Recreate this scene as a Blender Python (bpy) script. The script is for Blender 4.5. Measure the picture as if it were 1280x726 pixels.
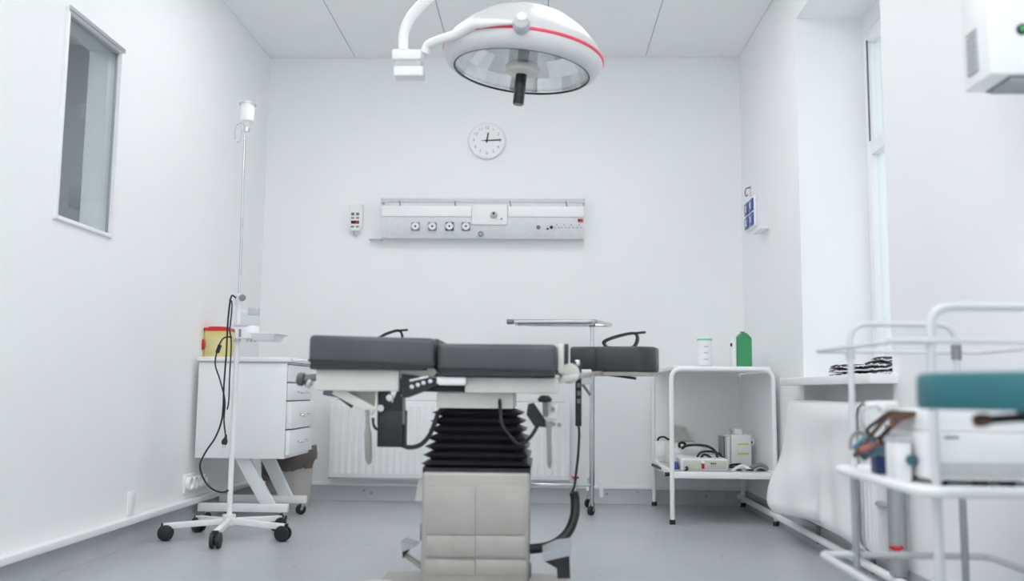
import bpy, bmesh, math, random
from mathutils import Vector, Matrix
random.seed(7)
for o in list(bpy.data.objects): bpy.data.objects.remove(o)
SC = bpy.context.scene
COL = SC.collection
PI = math.pi

# ------------------------------------------------------------------ camera
FPX = 1150.0
EYE = Vector((0, 0, 0.69))
_y = Vector((38, -126, -FPX)).normalized()          # room depth axis seen in camera space
_r = math.radians(0.36)
_z = Vector((math.sin(_r), math.cos(_r), 0)); _z = (_z - _y * _z.dot(_y)).normalized()
_x = _y.cross(_z)
ROT = Matrix((_x, _y, _z))                          # camera -> world
cam = bpy.data.objects.new('camera', bpy.data.cameras.new('camera'))
COL.objects.link(cam)
cam.matrix_world = Matrix.Translation(EYE) @ ROT.to_4x4()
cam.data.sensor_width = 36.0
cam.data.lens = FPX * 36.0 / 1280.0
cam.data.clip_start = 0.05
cam.data.dof.use_dof = True
cam.data.dof.focus_distance = 4.7
cam.data.dof.aperture_fstop = 1.65
SC.camera = cam

# ------------------------------------------------------------------ sky, exposure
W = bpy.data.worlds.new('overcast_sky'); SC.world = W; W.use_nodes = True
W.node_tree.nodes['Background'].inputs[0].default_value = (0.93, 0.965, 1.0, 1)
W.node_tree.nodes['Background'].inputs[1].default_value = 1.5
SC.view_settings.view_transform = 'Standard'
SC.view_settings.look = 'None'
SC.view_settings.exposure = 0.06
SC.view_settings.gamma = 1.0
SC.view_settings.use_curve_mapping = False
SC.cycles.max_bounces = 24
SC.cycles.diffuse_bounces = 16
SC.cycles.transparent_max_bounces = 16
LAMP_STRENGTH = 5.0                                  # added, unseen ceiling light panels (built further down)

# ------------------------------------------------------------------ room measures (metres)
XL, XR, YB, YF, ZC = -1.82, 1.27, 5.85, -1.6, 2.87

# ------------------------------------------------------------------ pixel -> world helpers
def ray(px, py): return ROT @ Vector((px - 640, -(py - 363), -FPX))
def PY(px, py, Y): d = ray(px, py); return EYE + d * (Y / d.y)
def PX(px, py, X): d = ray(px, py); return EYE + d * (X / d.x)
def PZ(px, py, Z): d = ray(px, py); return EYE + d * ((Z - EYE.z) / d.z)
def rect(x0, y0, x1, y1, Y):
    a = PY(x0, y0, Y); b = PY(x1, y1, Y)
    return a.x, b.x, b.z, a.z                        # X0, X1, Z0, Z1

# ------------------------------------------------------------------ materials
def lin(c): return tuple((v / 12.92 if v <= .04045 else ((v + .055) / 1.055) ** 2.4) for v in c)
def rgb(r, g, b): return lin((r / 255, g / 255, b / 255))
MATS = {}
def mat(name, col, rough=.5, metal=0., var=.04, scale=30., bump=0., coat=0., spec=.5, sheen=0.):
    if name in MATS: return MATS[name]
    m = bpy.data.materials.new(name); m.use_nodes = True
    nt = m.node_tree; b = nt.nodes['Principled BSDF']
    tc = nt.nodes.new('ShaderNodeTexCoord')
    no = nt.nodes.new('ShaderNodeTexNoise'); no.inputs['Scale'].default_value = scale; no.inputs['Detail'].default_value = 4
    nt.links.new(tc.outputs['Object'], no.inputs['Vector'])
    rp = nt.nodes.new('ShaderNodeValToRGB')
    rp.color_ramp.elements[0].position = .3; rp.color_ramp.elements[1].position = .7
    rp.color_ramp.elements[0].color = tuple(v * (1 - var) for v in col) + (1,)
    rp.color_ramp.elements[1].color = tuple(min(1, v * (1 + var)) for v in col) + (1,)
    nt.links.new(no.outputs['Fac'], rp.inputs['Fac'])
    nt.links.new(rp.outputs['Color'], b.inputs['Base Color'])
    b.inputs['Roughness'].default_value = rough; b.inputs['Metallic'].default_value = metal
    b.inputs['Coat Weight'].default_value = coat; b.inputs['Specular IOR Level'].default_value = spec
    b.inputs['Sheen Weight'].default_value = sheen
    if bump:
        bp = nt.nodes.new('ShaderNodeBump'); bp.inputs['Strength'].default_value = bump; bp.inputs['Distance'].default_value = .002
        nt.links.new(no.outputs['Fac'], bp.inputs['Height']); nt.links.new(bp.outputs['Normal'], b.inputs['Normal'])
    MATS[name] = m
    return m

wall_m = mat('white_wall_paint', (.87, .875, .88), .55, var=.008, scale=3, bump=.0)
ceil_m = mat('ceiling_panel_white', (.89, .895, .90), .7, var=.01, scale=5)
seam_m = mat('ceiling_seam_grey', (.45, .47, .49), .8)
trim_m = mat('white_trim', (.86, .865, .87), .4, var=.01)
white_m = mat('white_enamel', (.86, .865, .87), .3, var=.01, scale=8)
plastic_m = mat('white_plastic', (.83, .835, .84), .4, var=.015)
grey_m = mat('light_grey_plastic', (.52, .54, .55), .45, var=.03)
midgrey_m = mat('mid_grey_plastic', (.22, .23, .24), .5)
cream_m = mat('cream_enamel', (.66, .66, .62), .35, var=.02)
beige_m = mat('pale_green_plastic', (.58, .60, .52), .45)
black_m = mat('black_rubber', (.012, .012, .015), .45, var=.2)
bellow_m = mat('black_bellows', (.028, .024, .029), .38, var=.2)
vinyl_m = mat('charcoal_vinyl', (.062, .068, .076), .36, var=.10, scale=9, bump=.25)
vinyl2_m = mat('black_vinyl', (.042, .044, .05), .38, var=.12, scale=9, bump=.25)
piping_m = mat('dark_piping', (.03, .032, .037), .5)
chrome_m = mat('chrome', (.62, .63, .64), .16, 1., var=.03)
steel_m = mat('brushed_steel', (.43, .415, .385), .45, .35, var=.05, scale=14, bump=.1)
darksteel_m = mat('dark_steel', (.2, .2, .21), .35, 1.)
alu_m = mat('aluminium_frame', (.42, .44, .46), .4, .6, var=.03)
teal_m = mat('teal_vinyl', (.017, .14, .165), .4, var=.10, scale=7, bump=.2)
red_m = mat('red_plastic', (.62, .02, .02), .4)
pink_m = mat('pinkish_red_band', (.86, .05, .12), .35)
yellow_m = mat('yellow_plastic', (.70, .60, .22), .45)
green_m = mat('green_plastic', (.045, .30, .12), .38)
mint_m = mat('mint_green', (.22, .60, .45), .45)
blue_m = mat('blue_glass_cell', (.015, .055, .30), .25)
navy_m = mat('navy_plastic', (.02, .04, .15), .4)
brown_m = mat('brown_rubber', (.12, .06, .04), .5)
bin_m = mat('beige_bin', (.50, .475, .44), .5, var=.03)
tealtube_m = mat('teal_tubing', (.08, .25, .30), .4)
ink_m = mat('grey_ink', (.22, .23, .26), .6)
led_m = mat('green_lens', (.05, .45, .12), .25)
shelf_m = mat('shelf_grey', (.50, .51, .52), .45)
warm_m = mat('ivory_plastic', (.78, .77, .70), .45)
tagy_m = mat('yellow_tape', (.75, .70, .12), .5)

def floor_mat():
    m = bpy.data.materials.new('speckled_grey_vinyl_floor'); m.use_nodes = True
    nt = m.node_tree; b = nt.nodes['Principled BSDF']
    tc = nt.nodes.new('ShaderNodeTexCoord')
    n1 = nt.nodes.new('ShaderNodeTexNoise'); n1.inputs['Scale'].default_value = 2.5; n1.inputs['Detail'].default_value = 6
    vo = nt.nodes.new('ShaderNodeTexVoronoi'); vo.inputs['Scale'].default_value = 15
    n2 = nt.nodes.new('ShaderNodeTexNoise'); n2.inputs['Scale'].default_value = 190
    for n in (n1, vo, n2): nt.links.new(tc.outputs['Object'], n.inputs['Vector'])
    r1 = nt.nodes.new('ShaderNodeValToRGB')
    r1.color_ramp.elements[0].position = .3; r1.color_ramp.elements[1].position = .75
    r1.color_ramp.elements[0].color = (.42, .435, .455, 1); r1.color_ramp.elements[1].color = (.47, .485, .505, 1)
    nt.links.new(n1.outputs['Fac'], r1.inputs['Fac'])
    r2 = nt.nodes.new('ShaderNodeValToRGB')            # sparse light and dark flecks
    e = r2.color_ramp.elements; e[0].position = .0; e[0].color = (1, 1, 1, 1); e[1].position = .155; e[1].color = (0, 0, 0, 1)
    nt.links.new(vo.outputs['Distance'], r2.inputs['Fac'])
    r3 = nt.nodes.new('ShaderNodeValToRGB'); r3.color_ramp.interpolation = 'CONSTANT'
    e = r3.color_ramp.elements; e[0].color = (.09, .095, .10, 1); e[1].position = .42; e[1].color = (.445, .46, .48, 1)
    q = e.new(.80); q.color = (.7, .71, .72, 1)
    nt.links.new(vo.outputs['Color'], r3.inputs['Fac'])
    mx = nt.nodes.new('ShaderNodeMixRGB')
    nt.links.new(r2.outputs['Color'], mx.inputs[0]); nt.links.new(r1.outputs['Color'], mx.inputs[1]); nt.links.new(r3.outputs['Color'], mx.inputs[2])
    nt.links.new(mx.outputs[0], b.inputs['Base Color'])
    b.inputs['Roughness'].default_value = .33
    bp = nt.nodes.new('ShaderNodeBump'); bp.inputs['Strength'].default_value = .06; bp.inputs['Distance'].default_value = .002
    nt.links.new(n2.outputs['Fac'], bp.inputs['Height']); nt.links.new(bp.outputs['Normal'], b.inputs['Normal'])
    return m
floor_m = floor_mat()

def glass_mat(name, tint=(1, 1, 1), refl=.12):
    m = bpy.data.materials.new(name); m.use_nodes = True
    nt = m.node_tree; nt.nodes.clear()
    out = nt.nodes.new('ShaderNodeOutputMaterial'); mx = nt.nodes.new('ShaderNodeMixShader')
    t = nt.nodes.new('ShaderNodeBsdfTransparent'); g = nt.nodes.new('ShaderNodeBsdfGlossy'); fr = nt.nodes.new('ShaderNodeLayerWeight')
    t.inputs[0].default_value = tint + (1,); g.inputs['Roughness'].default_value = .03; fr.inputs[0].default_value = .5
    pw = nt.nodes.new('ShaderNodeMath'); pw.operation = 'POWER'; pw.inputs[1].default_value = 4.0
    ma = nt.nodes.new('ShaderNodeMath'); ma.operation = 'MULTIPLY_ADD'; ma.inputs[1].default_value = .6; ma.inputs[2].default_value = refl * .3
    nt.links.new(fr.outputs['Facing'], pw.inputs[0]); nt.links.new(pw.outputs[0], ma.inputs[0]); nt.links.new(ma.outputs[0], mx.inputs[0]); nt.links.new(t.outputs[0], mx.inputs[1]); nt.links.new(g.outputs[0], mx.inputs[2])
    nt.links.new(mx.outputs[0], out.inputs[0])
    return m
glass_m = glass_mat('window_glass', (.93, .96, .96))
lens_m = glass_mat('lamp_cover_glass', (.97, .98, .98), .08)
def emit_mat(name, col, s):
    m = bpy.data.materials.new(name); m.use_nodes = True
    b = m.node_tree.nodes['Principled BSDF']; b.inputs['Base Color'].default_value = (.8, .8, .8, 1)
    b.inputs['Emission Color'].default_value = col + (1,); b.inputs['Emission Strength'].default_value = s
    return m
diff_m = emit_mat('added_luminaire_diffuser', (.985, .99, 1.0), LAMP_STRENGTH)

def bag_mat(name, col, alpha, rough=.25):
    m = bpy.data.materials.new(name); m.use_nodes = True
    nt = m.node_tree; b = nt.nodes['Principled BSDF']
    no = nt.nodes.new('ShaderNodeTexNoise'); no.inputs['Scale'].default_value = 18; no.inputs['Detail'].default_value = 5
    tc = nt.nodes.new('ShaderNodeTexCoord'); nt.links.new(tc.outputs['Object'], no.inputs['Vector'])
    bp = nt.nodes.new('ShaderNodeBump'); bp.inputs['Strength'].default_value = .6; bp.inputs['Distance'].default_value = .012
    nt.links.new(no.outputs['Fac'], bp.inputs['Height']); nt.links.new(bp.outputs['Normal'], b.inputs['Normal'])
    b.inputs['Base Color'].default_value = col + (1,); b.inputs['Roughness'].default_value = rough; b.inputs['Alpha'].default_value = alpha
    return m
binbag_m = bag_mat('dark_bin_liner', (.115, .09, .08), .95)
sheet_m = mat('white_plastic_sheet', (.85, .855, .86), .4, var=.01, scale=6, bump=.15)

def stripe_mat():
    m = bpy.data.materials.new('black_white_stripes'); m.use_nodes = True
    nt = m.node_tree; b = nt.nodes['Principled BSDF']
    tc = nt.nodes.new('ShaderNodeTexCoord'); wv = nt.nodes.new('ShaderNodeTexWave')
    wv.bands_direction = 'Z'; wv.inputs['Scale'].default_value = 17; wv.inputs['Distortion'].default_value = 6.0; wv.inputs['Detail Scale'].default_value = 1.2
    nt.links.new(tc.outputs['Object'], wv.inputs['Vector'])
    rp = nt.nodes.new('ShaderNodeValToRGB'); rp.color_ramp.interpolation = 'CONSTANT'
    rp.color_ramp.elements[0].color = (.02, .02, .03, 1); rp.color_ramp.elements[1].position = .62; rp.color_ramp.elements[1].color = (.75, .75, .78, 1)
    nt.links.new(wv.outputs['Fac'], rp.inputs['Fac']); nt.links.new(rp.outputs['Color'], b.inputs['Base Color'])
    b.inputs['Roughness'].default_value = .7
    return m
stripe_m = stripe_mat()

# ------------------------------------------------------------------ mesh builder
def catmull(pts, n=8):
    P = [Vector(p) for p in pts]
    if len(P) < 3: return P
    out = []
    Q = [P[0] * 2 - P[1]] + P + [P[-1] * 2 - P[-2]]
    for i in range(1, len(Q) - 2):
        a, b, c, d = Q[i - 1], Q[i], Q[i + 1], Q[i + 2]
        for k in range(n):
            t = k / n
            out.append(.5 * ((2 * b) + (c - a) * t + (2 * a - 5 * b + 4 * c - d) * t * t + (3 * b - a - 3 * c + d) * t ** 3))
    out.append(P[-1]); return out
def fillet(pts, rad, n=6, closed=False):
    P = [Vector(p) for p in pts]; out = []; N = len(P)
    for i in range(N):
        if not closed and i in (0, N - 1): out.append(P[i]); continue
        a, b, c = P[i - 1], P[i], P[(i + 1) % N]
        u = (a - b); v = (c - b); r = min(rad, u.length * .49, v.length * .49)
        s = b + u.normalized() * r; e = b + v.normalized() * r
        for k in range(n + 1):
            t = k / n; out.append(s * (1 - t) ** 2 + b * 2 * t * (1 - t) + e * t * t)
    return out

class MB:
    def __init__(s, xf=None): s.bm = bmesh.new(); s.xf = xf
    def _v(s, p):
        p = Vector(p); return s.bm.verts.new(s.xf @ p if s.xf else p)
    def hexa(s, pts, bevel=0, seg=2):
        t = bmesh.new(); v = [t.verts.new(p) for p in pts]
        for f in ((0, 3, 2, 1), (4, 5, 6, 7), (0, 1, 5, 4), (1, 2, 6, 5), (2, 3, 7, 6), (3, 0, 4, 7)): t.faces.new([v[i] for i in f])
        if bevel: bmesh.ops.bevel(t, geom=t.edges[:], offset=bevel, segments=seg, profile=.5, affect='EDGES', clamp_overlap=True)
        t.verts.index_update(); m = [s._v(q.co) for q in t.verts]
        for f in t.faces: s.bm.faces.new([m[q.index] for q in f.verts])
        t.free(); return s
    def box(s, x0, x1, y0, y1, z0, z1, bevel=0, seg=2):
        return s.hexa([(x0, y0, z0), (x1, y0, z0), (x1, y1, z0), (x0, y1, z0), (x0, y0, z1), (x1, y0, z1), (x1, y1, z1), (x0, y1, z1)], bevel, seg)
    def cbox(s, c, d, bevel=0, rot=None, seg=2):
        c = Vector(c); h = [v / 2 for v in d]; R = rot or Matrix.Identity(3)
        return s.hexa([c + R @ Vector((h[0] * a, h[1] * b, h[2] * e)) for e in (-1, 1) for a, b in ((-1, -1), (1, -1), (1, 1), (-1, 1))], bevel, seg)
    def bar(s, p0, p1, w, h, bevel=0, up=(0, 0, 1)):
        p0, p1 = Vector(p0), Vector(p1); d = (p1 - p0); L = d.length; d.normalize()
        sd = d.cross(Vector(up)).normalized(); u = sd.cross(d)
        R = Matrix((d, sd, u)).transposed()
        return s.cbox((p0 + p1) / 2, (L, w, h), bevel, R)
    def tube(s, pts, r, seg=10, closed=False, cap=True):
        P = [Vector(p) for p in pts]; N = len(P); rs = r if isinstance(r, (list, tuple)) else [r] * N
        rings = []; nrm = None
        for i in range(N):
            if closed: t = P[(i + 1) % N] - P[i - 1]
            else: t = P[min(i + 1, N - 1)] - P[max(i - 1, 0)]
            if t.length < 1e-9: t = Vector((0, 0, 1))
            t.normalize()
            if nrm is None:
                nrm = t.orthogonal().normalized()
            else:
                nrm = nrm - t * nrm.dot(t)
                nrm = nrm.normalized() if nrm.length > 1e-6 else t.orthogonal().normalized()
            b = t.cross(nrm)
            rings.append([s._v(P[i] + (nrm * math.cos(2 * PI * k / seg) + b * math.sin(2 * PI * k / seg)) * rs[i]) for k in range(seg)])
        for i in range(N if closed else N - 1):
            A, B = rings[i], rings[(i + 1) % N]
            for k in range(seg): s.bm.faces.new((A[k], A[(k + 1) % seg], B[(k + 1) % seg], B[k]))
        if cap and not closed:
            s.bm.faces.new(rings[0][::-1]); s.bm.faces.new(rings[-1])
        return s
    def cyl(s, p0, p1, r0, r1=None, seg=24): return s.tube([p0, p1], [r0, r0 if r1 is None else r1], seg)
    def lathe(s, prof, c=(0, 0, 0), axis=(0, 0, 1), seg=32, a0=0, a1=2 * PI):
        c = Vector(c); ax = Vector(axis).normalized(); u = ax.orthogonal().normalized(); v = ax.cross(u)
        if abs(ax.z) > .99: u, v = Vector((1, 0, 0)), Vector((0, ax.z, 0))
        rings = []
        for r, z in prof:
            if r < 1e-6: rings.append([s._v(c + ax * z)])
            else: rings.append([s._v(c + ax * z + (u * math.cos(2 * PI * k / seg) + v * math.sin(2 * PI * k / seg)) * r) for k in range(seg)])
        for A, B in zip(rings, rings[1:]):
            for k in range(seg):
                k2 = (k + 1) % seg
                if len(A) == 1 and len(B) == 1: continue
                if len(A) == 1: s.bm.faces.new((A[0], B[k2], B[k]))
                elif len(B) == 1: s.bm.faces.new((A[k], A[k2], B[0]))
                else: s.bm.faces.new((A[k], A[k2], B[k2], B[k]))
        return s
    def prism(s, poly, y0, y1, plane='xz'):
        def mk(a, b, t): return (a, t, b) if plane == 'xz' else ((t, a, b) if plane == 'yz' else (a, b, t))
        A = [s._v(mk(a, b, y0)) for a, b in poly]; B = [s._v(mk(a, b, y1)) for a, b in poly]
        n = len(poly); s.bm.faces.new(A[::-1]); s.bm.faces.new(B)
        for i in range(n): s.bm.faces.new((A[i], A[(i + 1) % n], B[(i + 1) % n], B[i]))
        return s
    def grid(s, fn, nu, nv):
        G = [[s._v(fn(i / nu, j / nv)) for j in range(nv + 1)] for i in range(nu + 1)]
        for i in range(nu):
            for j in range(nv): s.bm.faces.new((G[i][j], G[i + 1][j], G[i + 1][j + 1], G[i][j + 1]))
        return s
    def text(s, body, size, fn, depth=.001):
        cu = bpy.data.curves.new('t', 'FONT'); cu.body = body; cu.size = size; cu.extrude = depth / 2
        cu.align_x = 'CENTER'; cu.align_y = 'CENTER'; cu.resolution_u = 3
        ob = bpy.data.objects.new('t', cu); COL.objects.link(ob)
        me = bpy.data.meshes.new_from_object(ob.evaluated_get(bpy.context.evaluated_depsgraph_get()))
        vs = [s._v(fn(v.co)) for v in me.vertices]
        for p in me.polygons:
            try: s.bm.faces.new([vs[i] for i in p.vertices])
            except ValueError: pass
        bpy.data.objects.remove(ob); bpy.data.curves.remove(cu); bpy.data.meshes.remove(me)
        return s
    def build(s, name, m, parent=None, loc=None, label=None, cat=None, group=None, kind=None, angle=35, solid=0):
        bmesh.ops.recalc_face_normals(s.bm, faces=s.bm.faces[:])
        L = ORG.get(parent.name) if parent else None
        if L is None:
            if loc is None:
                xs = [v.co for v in s.bm.verts]
                loc = (sum(v.x for v in xs) / len(xs), sum(v.y for v in xs) / len(xs), min(v.z for v in xs))
            L = Vector(loc)
        bmesh.ops.translate(s.bm, verts=s.bm.verts[:], vec=-L)
        me = bpy.data.meshes.new(name); s.bm.to_mesh(me); s.bm.free()
        for p in me.polygons: p.use_smooth = True
        me.set_sharp_from_angle(angle=math.radians(angle))
        me.materials.append(m)
        o = bpy.data.objects.new(name, me); COL.objects.link(o)
        if parent: o.parent = parent
        else: o.location = L
        ORG[o.name] = L
        if solid:
            md = o.modifiers.new('thickness', 'SOLIDIFY'); md.thickness = solid; md.offset = 0
        return tag(o, label, cat, group, kind)
ORG = {}
def tag(o, label=None, cat=None, group=None, kind=None):
    if label: o['label'] = label
    if cat: o['category'] = cat
    if group: o['group'] = group
    if kind: o['kind'] = kind
    return o
def thing(name, loc, label, cat, group=None):
    o = bpy.data.objects.new(name, None); o.empty_display_size = .05; COL.objects.link(o)
    o.location = Vector(loc); ORG[o.name] = Vector(loc)
    return tag(o, label, cat, group)
def struct(mb, name, m, parent=None): 
    return mb.build(name, m, parent, kind=None if parent else 'structure')
def sphere_prof(r, n=8): return [(r * math.sin(PI * i / n), -r * math.cos(PI * i / n)) for i in range(n + 1)]

# ================================================================== THE ROOM
struct(MB().box(XL - .3, XR + .6, YF - .2, YB + .2, -.1, 0), 'floor', floor_m)
struct(MB().box(XL - .02, XR + .6, YB, YB + .15, 0, ZC + .1), 'wall_back', wall_m)
m = MB()                                             # wall behind the camera, opened for an added, unseen window
m.box(XL - .2, XL + .25, YF - .15, YF, 0, ZC + .1); m.box(XR - .25, XR + .6, YF - .15, YF, 0, ZC + .1)
m.box(XL + .25, XR - .25, YF - .15, YF, 0, .75); m.box(XL + .25, XR - .25, YF - .15, YF, 2.6, ZC + .1)
struct(m, 'wall_front', wall_m)
m = MB()
for a, b in ((XL + .25, XL + .31), (-.305, -.245), (XR - .31, XR - .25)): m.box(a, b, YF - .10, YF - .04, .75, 2.6, .004)
for a, b in ((XL + .31, -.305), (-.245, XR - .31)):
    m.box(a, b, YF - .10, YF - .04, .75, .81, .004); m.box(a, b, YF - .10, YF - .04, 2.54, 2.6, .004)
win_added = struct(m, 'window_added', trim_m)  # unseen window, added to bring in soft frontal light
for a, b in ((XL + .31, -.305), (-.245, XR - .31)): MB().box(a, b, YF - .073, YF - .067, .81, 2.54).build('pane', glass_m, win_added)
# left wall with an inside window
wl = [PX(82, 6, XL), PX(67, 275, XL), PX(151, 63, XL), PX(140, 297, XL)]
WY0 = (wl[0].y + wl[1].y) / 2; WY1 = (wl[2].y + wl[3].y) / 2; WZ1 = (wl[0].z + wl[2].z) / 2; WZ0 = (wl[1].z + wl[3].z) / 2
m = MB(); T = .14
m.box(XL - T, XL, YF, WY0, 0, ZC + .1); m.box(XL - T, XL, WY1, YB, 0, ZC + .1)
m.box(XL - T, XL, WY0, WY1, 0, WZ0); m.box(XL - T, XL, WY0, WY1, WZ1, ZC + .1)
struct(m, 'wall_left', wall_m)
# right wall with window recess
RY0, RY1, RZ1, RXD, SILLZ = 3.395, 4.535, 2.58, 1.665, .765
m = MB()
m.box(XR, XR + .55, YF, RY0, 0, ZC + .1); m.box(XR, XR + .55, RY1, YB, 0, ZC + .1)
m.box(XR, XR + .55, RY0, RY1, RZ1, ZC + .1)
m.box(XR + .10, XR + .55, RY0, RY1, 0, SILLZ - .03)
struct(m, 'wall_right', wall_m)
# ceiling: grey grid with separate panels set into it
ce = struct(MB().box(XL, XR, YF, YB, ZC + .006, ZC + .1), 'ceiling', seam_m)
xs = [XL, -1.250, -.615, .02, .66, XR]
ys = [YB - 1.2 * k for k in range(7)]
lum_cells = {(1, 1), (3, 1), (1, 3), (3, 3), (1, 4), (3, 4), (1, 5), (3, 5)}
for i in range(5):
    for j in range(6):
        if (i, j) in lum_cells: continue
        MB().box(xs[i] + .003, xs[i + 1] - .003, ys[j + 1] + .003, ys[j] - .003, ZC, ZC + .02).build('ceiling_panel', ceil_m, ce)
MB().box(XL, XR, YF, ys[6], ZC, ZC + .02).build('ceiling_panel', ceil_m, ce)
# unseen light panels, added in the ceiling grid to brighten the room
names = {1: 'first', 3: 'second', 4: 'third', 5: 'last'}
for (i, j) in sorted(lum_cells):
    x0, x1, y0, y1 = xs[i] + .004, xs[i + 1] - .004, ys[j + 1] + .004, ys[j] - .004
    t = thing('added_luminaire', ((x0 + x1) / 2, (y0 + y1) / 2, ZC), 'added unseen ceiling light panel, %s from the back wall in the %s row' % (names[j], 'window side' if i == 3 else 'left hand'), 'ceiling light', 'ceiling light panels')
    fr = MB()
    for a in ((x0, x0 + .025, y0, y1), (x1 - .025, x1, y0, y1), (x0 + .025, x1 - .025, y0, y0 + .025), (x0 + .025, x1 - .025, y1 - .025, y1)):
        fr.box(*a, ZC - .006, ZC + .02)
    fr.build('frame', trim_m, t)
    MB().box(x0 + .025, x1 - .025, y0 + .025, y1 - .025, ZC + .001, ZC + .012).build('diffuser', diff_m, t)

# vinyl coving, white lower trim
def cove(p0, p1, n, h, name):           # profile swept along a wall, n = inward normal
    prof = [(0, h), (.006, h), (.010, h * .55), (.016, h * .22), (.028, .004), (.028, 0), (0, 0)]
    m = MB(); p0, p1, n = Vector(p0), Vector(p1), Vector(n)
    A = [m._v(p0 + n * a + Vector((0, 0, b))) for a, b in prof]; B = [m._v(p1 + n * a + Vector((0, 0, b))) for a, b in prof]
    m.bm.faces.new(A); m.bm.faces.new(B[::-1])
    for i in range(len(prof)): m.bm.faces.new((A[i], B[i], B[(i + 1) % len(prof)], A[(i + 1) % len(prof)]))
    return struct(m, name, floor_m)
cove((XL, YB, 0), (XR, YB, 0), (0, -1, 0), .092, 'baseboard_back')
cove((XL, YF, 0), (XL, YB, 0), (1, 0, 0), .098, 'baseboard_left')
cove((XR, YF, 0), (XR, YB, 0), (-1, 0, 0), .09, 'baseboard_right')
struct(MB().box(XL, XL + .045, YF, YB, .098, .125, .003), 'trim_1', trim_m)
struct(MB().box(XL, XR, YB - .012, YB, .09, .108, .002), 'trim_2', trim_m)

# inside window of the left wall
w = MB()
fx0, fx1 = XL - .05, XL + .012
FW = .016
w.box(fx0, fx1, WY0, WY0 + FW, WZ0, WZ1, .003); w.box(fx0, fx1, WY1 - FW, WY1, WZ0, WZ1, .003)
w.box(fx0, fx1, WY0 + FW, WY1 - FW, WZ0, WZ0 + FW, .003); w.box(fx0, fx1, WY0 + FW, WY1 - FW, WZ1 - FW, WZ1, .003)
win1 = struct(w, 'window_1', trim_m)
MB().box(XL - .022, XL - .016, WY0 + FW, WY1 - FW, WZ0 + FW, WZ1 - FW).build('pane', glass_m, win1)
g = MB()
g.box(XL - .016, XL - .006, WY1 - FW - .008, WY1 - FW, WZ0 + FW, WZ1 - FW); g.box(XL - .016, XL - .006, WY0 + FW, WY1 - FW, WZ1 - FW - .010, WZ1 - FW)
g.box(XL + .012, XL + .018, WY0, WY1, WZ1 - .012, WZ1 + .004)
g.build('glazing_strip', alu_m, win1)
# the next room seen through it
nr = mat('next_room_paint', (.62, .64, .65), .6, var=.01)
NX0 = XL - T - 2.6; NYB = 5.6; NYF = 2.0
m = MB()
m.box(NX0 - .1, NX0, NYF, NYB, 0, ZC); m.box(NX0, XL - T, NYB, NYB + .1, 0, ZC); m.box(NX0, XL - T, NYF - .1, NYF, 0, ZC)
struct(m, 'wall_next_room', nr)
struct(MB().box(NX0, XL - T, NYF, NYB, -.1, 0), 'floor_next_room', floor_m)
struct(MB().box(NX0, XL - T, NYF, NYB, ZC, ZC + .1), 'ceiling_next_room', wall_m)
t = thing('added_luminaire', (NX0 + 1.3, 3.2, ZC - .02), 'added unseen ceiling light panel in the room behind the left window', 'ceiling light', 'ceiling light panels')  # unseen light panel, added to light the next room
MB().box(NX0 + .9, NX0 + 1.7, 2.6, 3.8, ZC - .02, ZC, .003).build('frame', trim_m, t)
MB().box(NX0 + .93, NX0 + 1.67, 2.63, 3.77, ZC - .024, ZC - .02).build('diffuser', emit_mat('added_next_room_diffuser', (.95, .98, 1), 6.5), t)
a = PY(86, 231, NYB - .12); b = PY(118, 258, NYB - .12)
t = thing('wall_cabinet', ((a.x + b.x) / 2, NYB - .06, b.z), 'grey box cabinet on the wall seen through the left window', 'cabinet')
MB().box(a.x, b.x, NYB - .12, NYB, b.z, a.z, .006).build('body', grey_m, t)
MB().box(a.x + .01, b.x - .01, NYB - .128, NYB - .12, b.z + .01, a.z - .01, .002).build('door', shelf_m, t)

# outside window: frame deep in the recess, glass, sill
w = MB(); fy0, fy1 = RXD - .06, RXD
zt = RZ1 - .09
w.box(fy0, fy1, RY0, RY0 + .06, SILLZ, zt, .004); w.box(fy0, fy1, RY1 - .06, RY1, SILLZ, zt, .004)
w.box(fy0, fy1, RY0 + .06, RY1 - .06, SILLZ, SILLZ + .06, .004); w.box(fy0, fy1, RY0 + .06, RY1 - .06, zt - .06, zt, .004)
w.box(fy0, fy1, RY0 + .06, RY1 - .06, 1.86, 1.93, .004)
w.box(fy0, RXD + .1, RY0, RY1, zt, RZ1)
win2 = struct(w, 'window_2', trim_m)
MB().box(RXD - .03, RXD - .024, RY0 + .06, RY1 - .06, SILLZ + .06, 1.86).build('pane', glass_m, win2)
MB().box(RXD - .03, RXD - .024, RY0 + .06, RY1 - .06, 1.93, zt - .06).build('pane', glass_m, win2)
MB().box(fy0 - .006, fy0, RY1 - .068, RY1 - .058, 1.93, zt - .05).build('seal', darksteel_m, win2)
MB().box(XR - .10, RXD - .06, RY0 - .05, RY1 + .07, SILLZ - .035, SILLZ, .004).build('window_sill', trim_m, win2)

# ================================================================== FITTINGS ON THE BACK WALL
def wallP(px, py): return PY(px, py, YB - .03)
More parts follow.
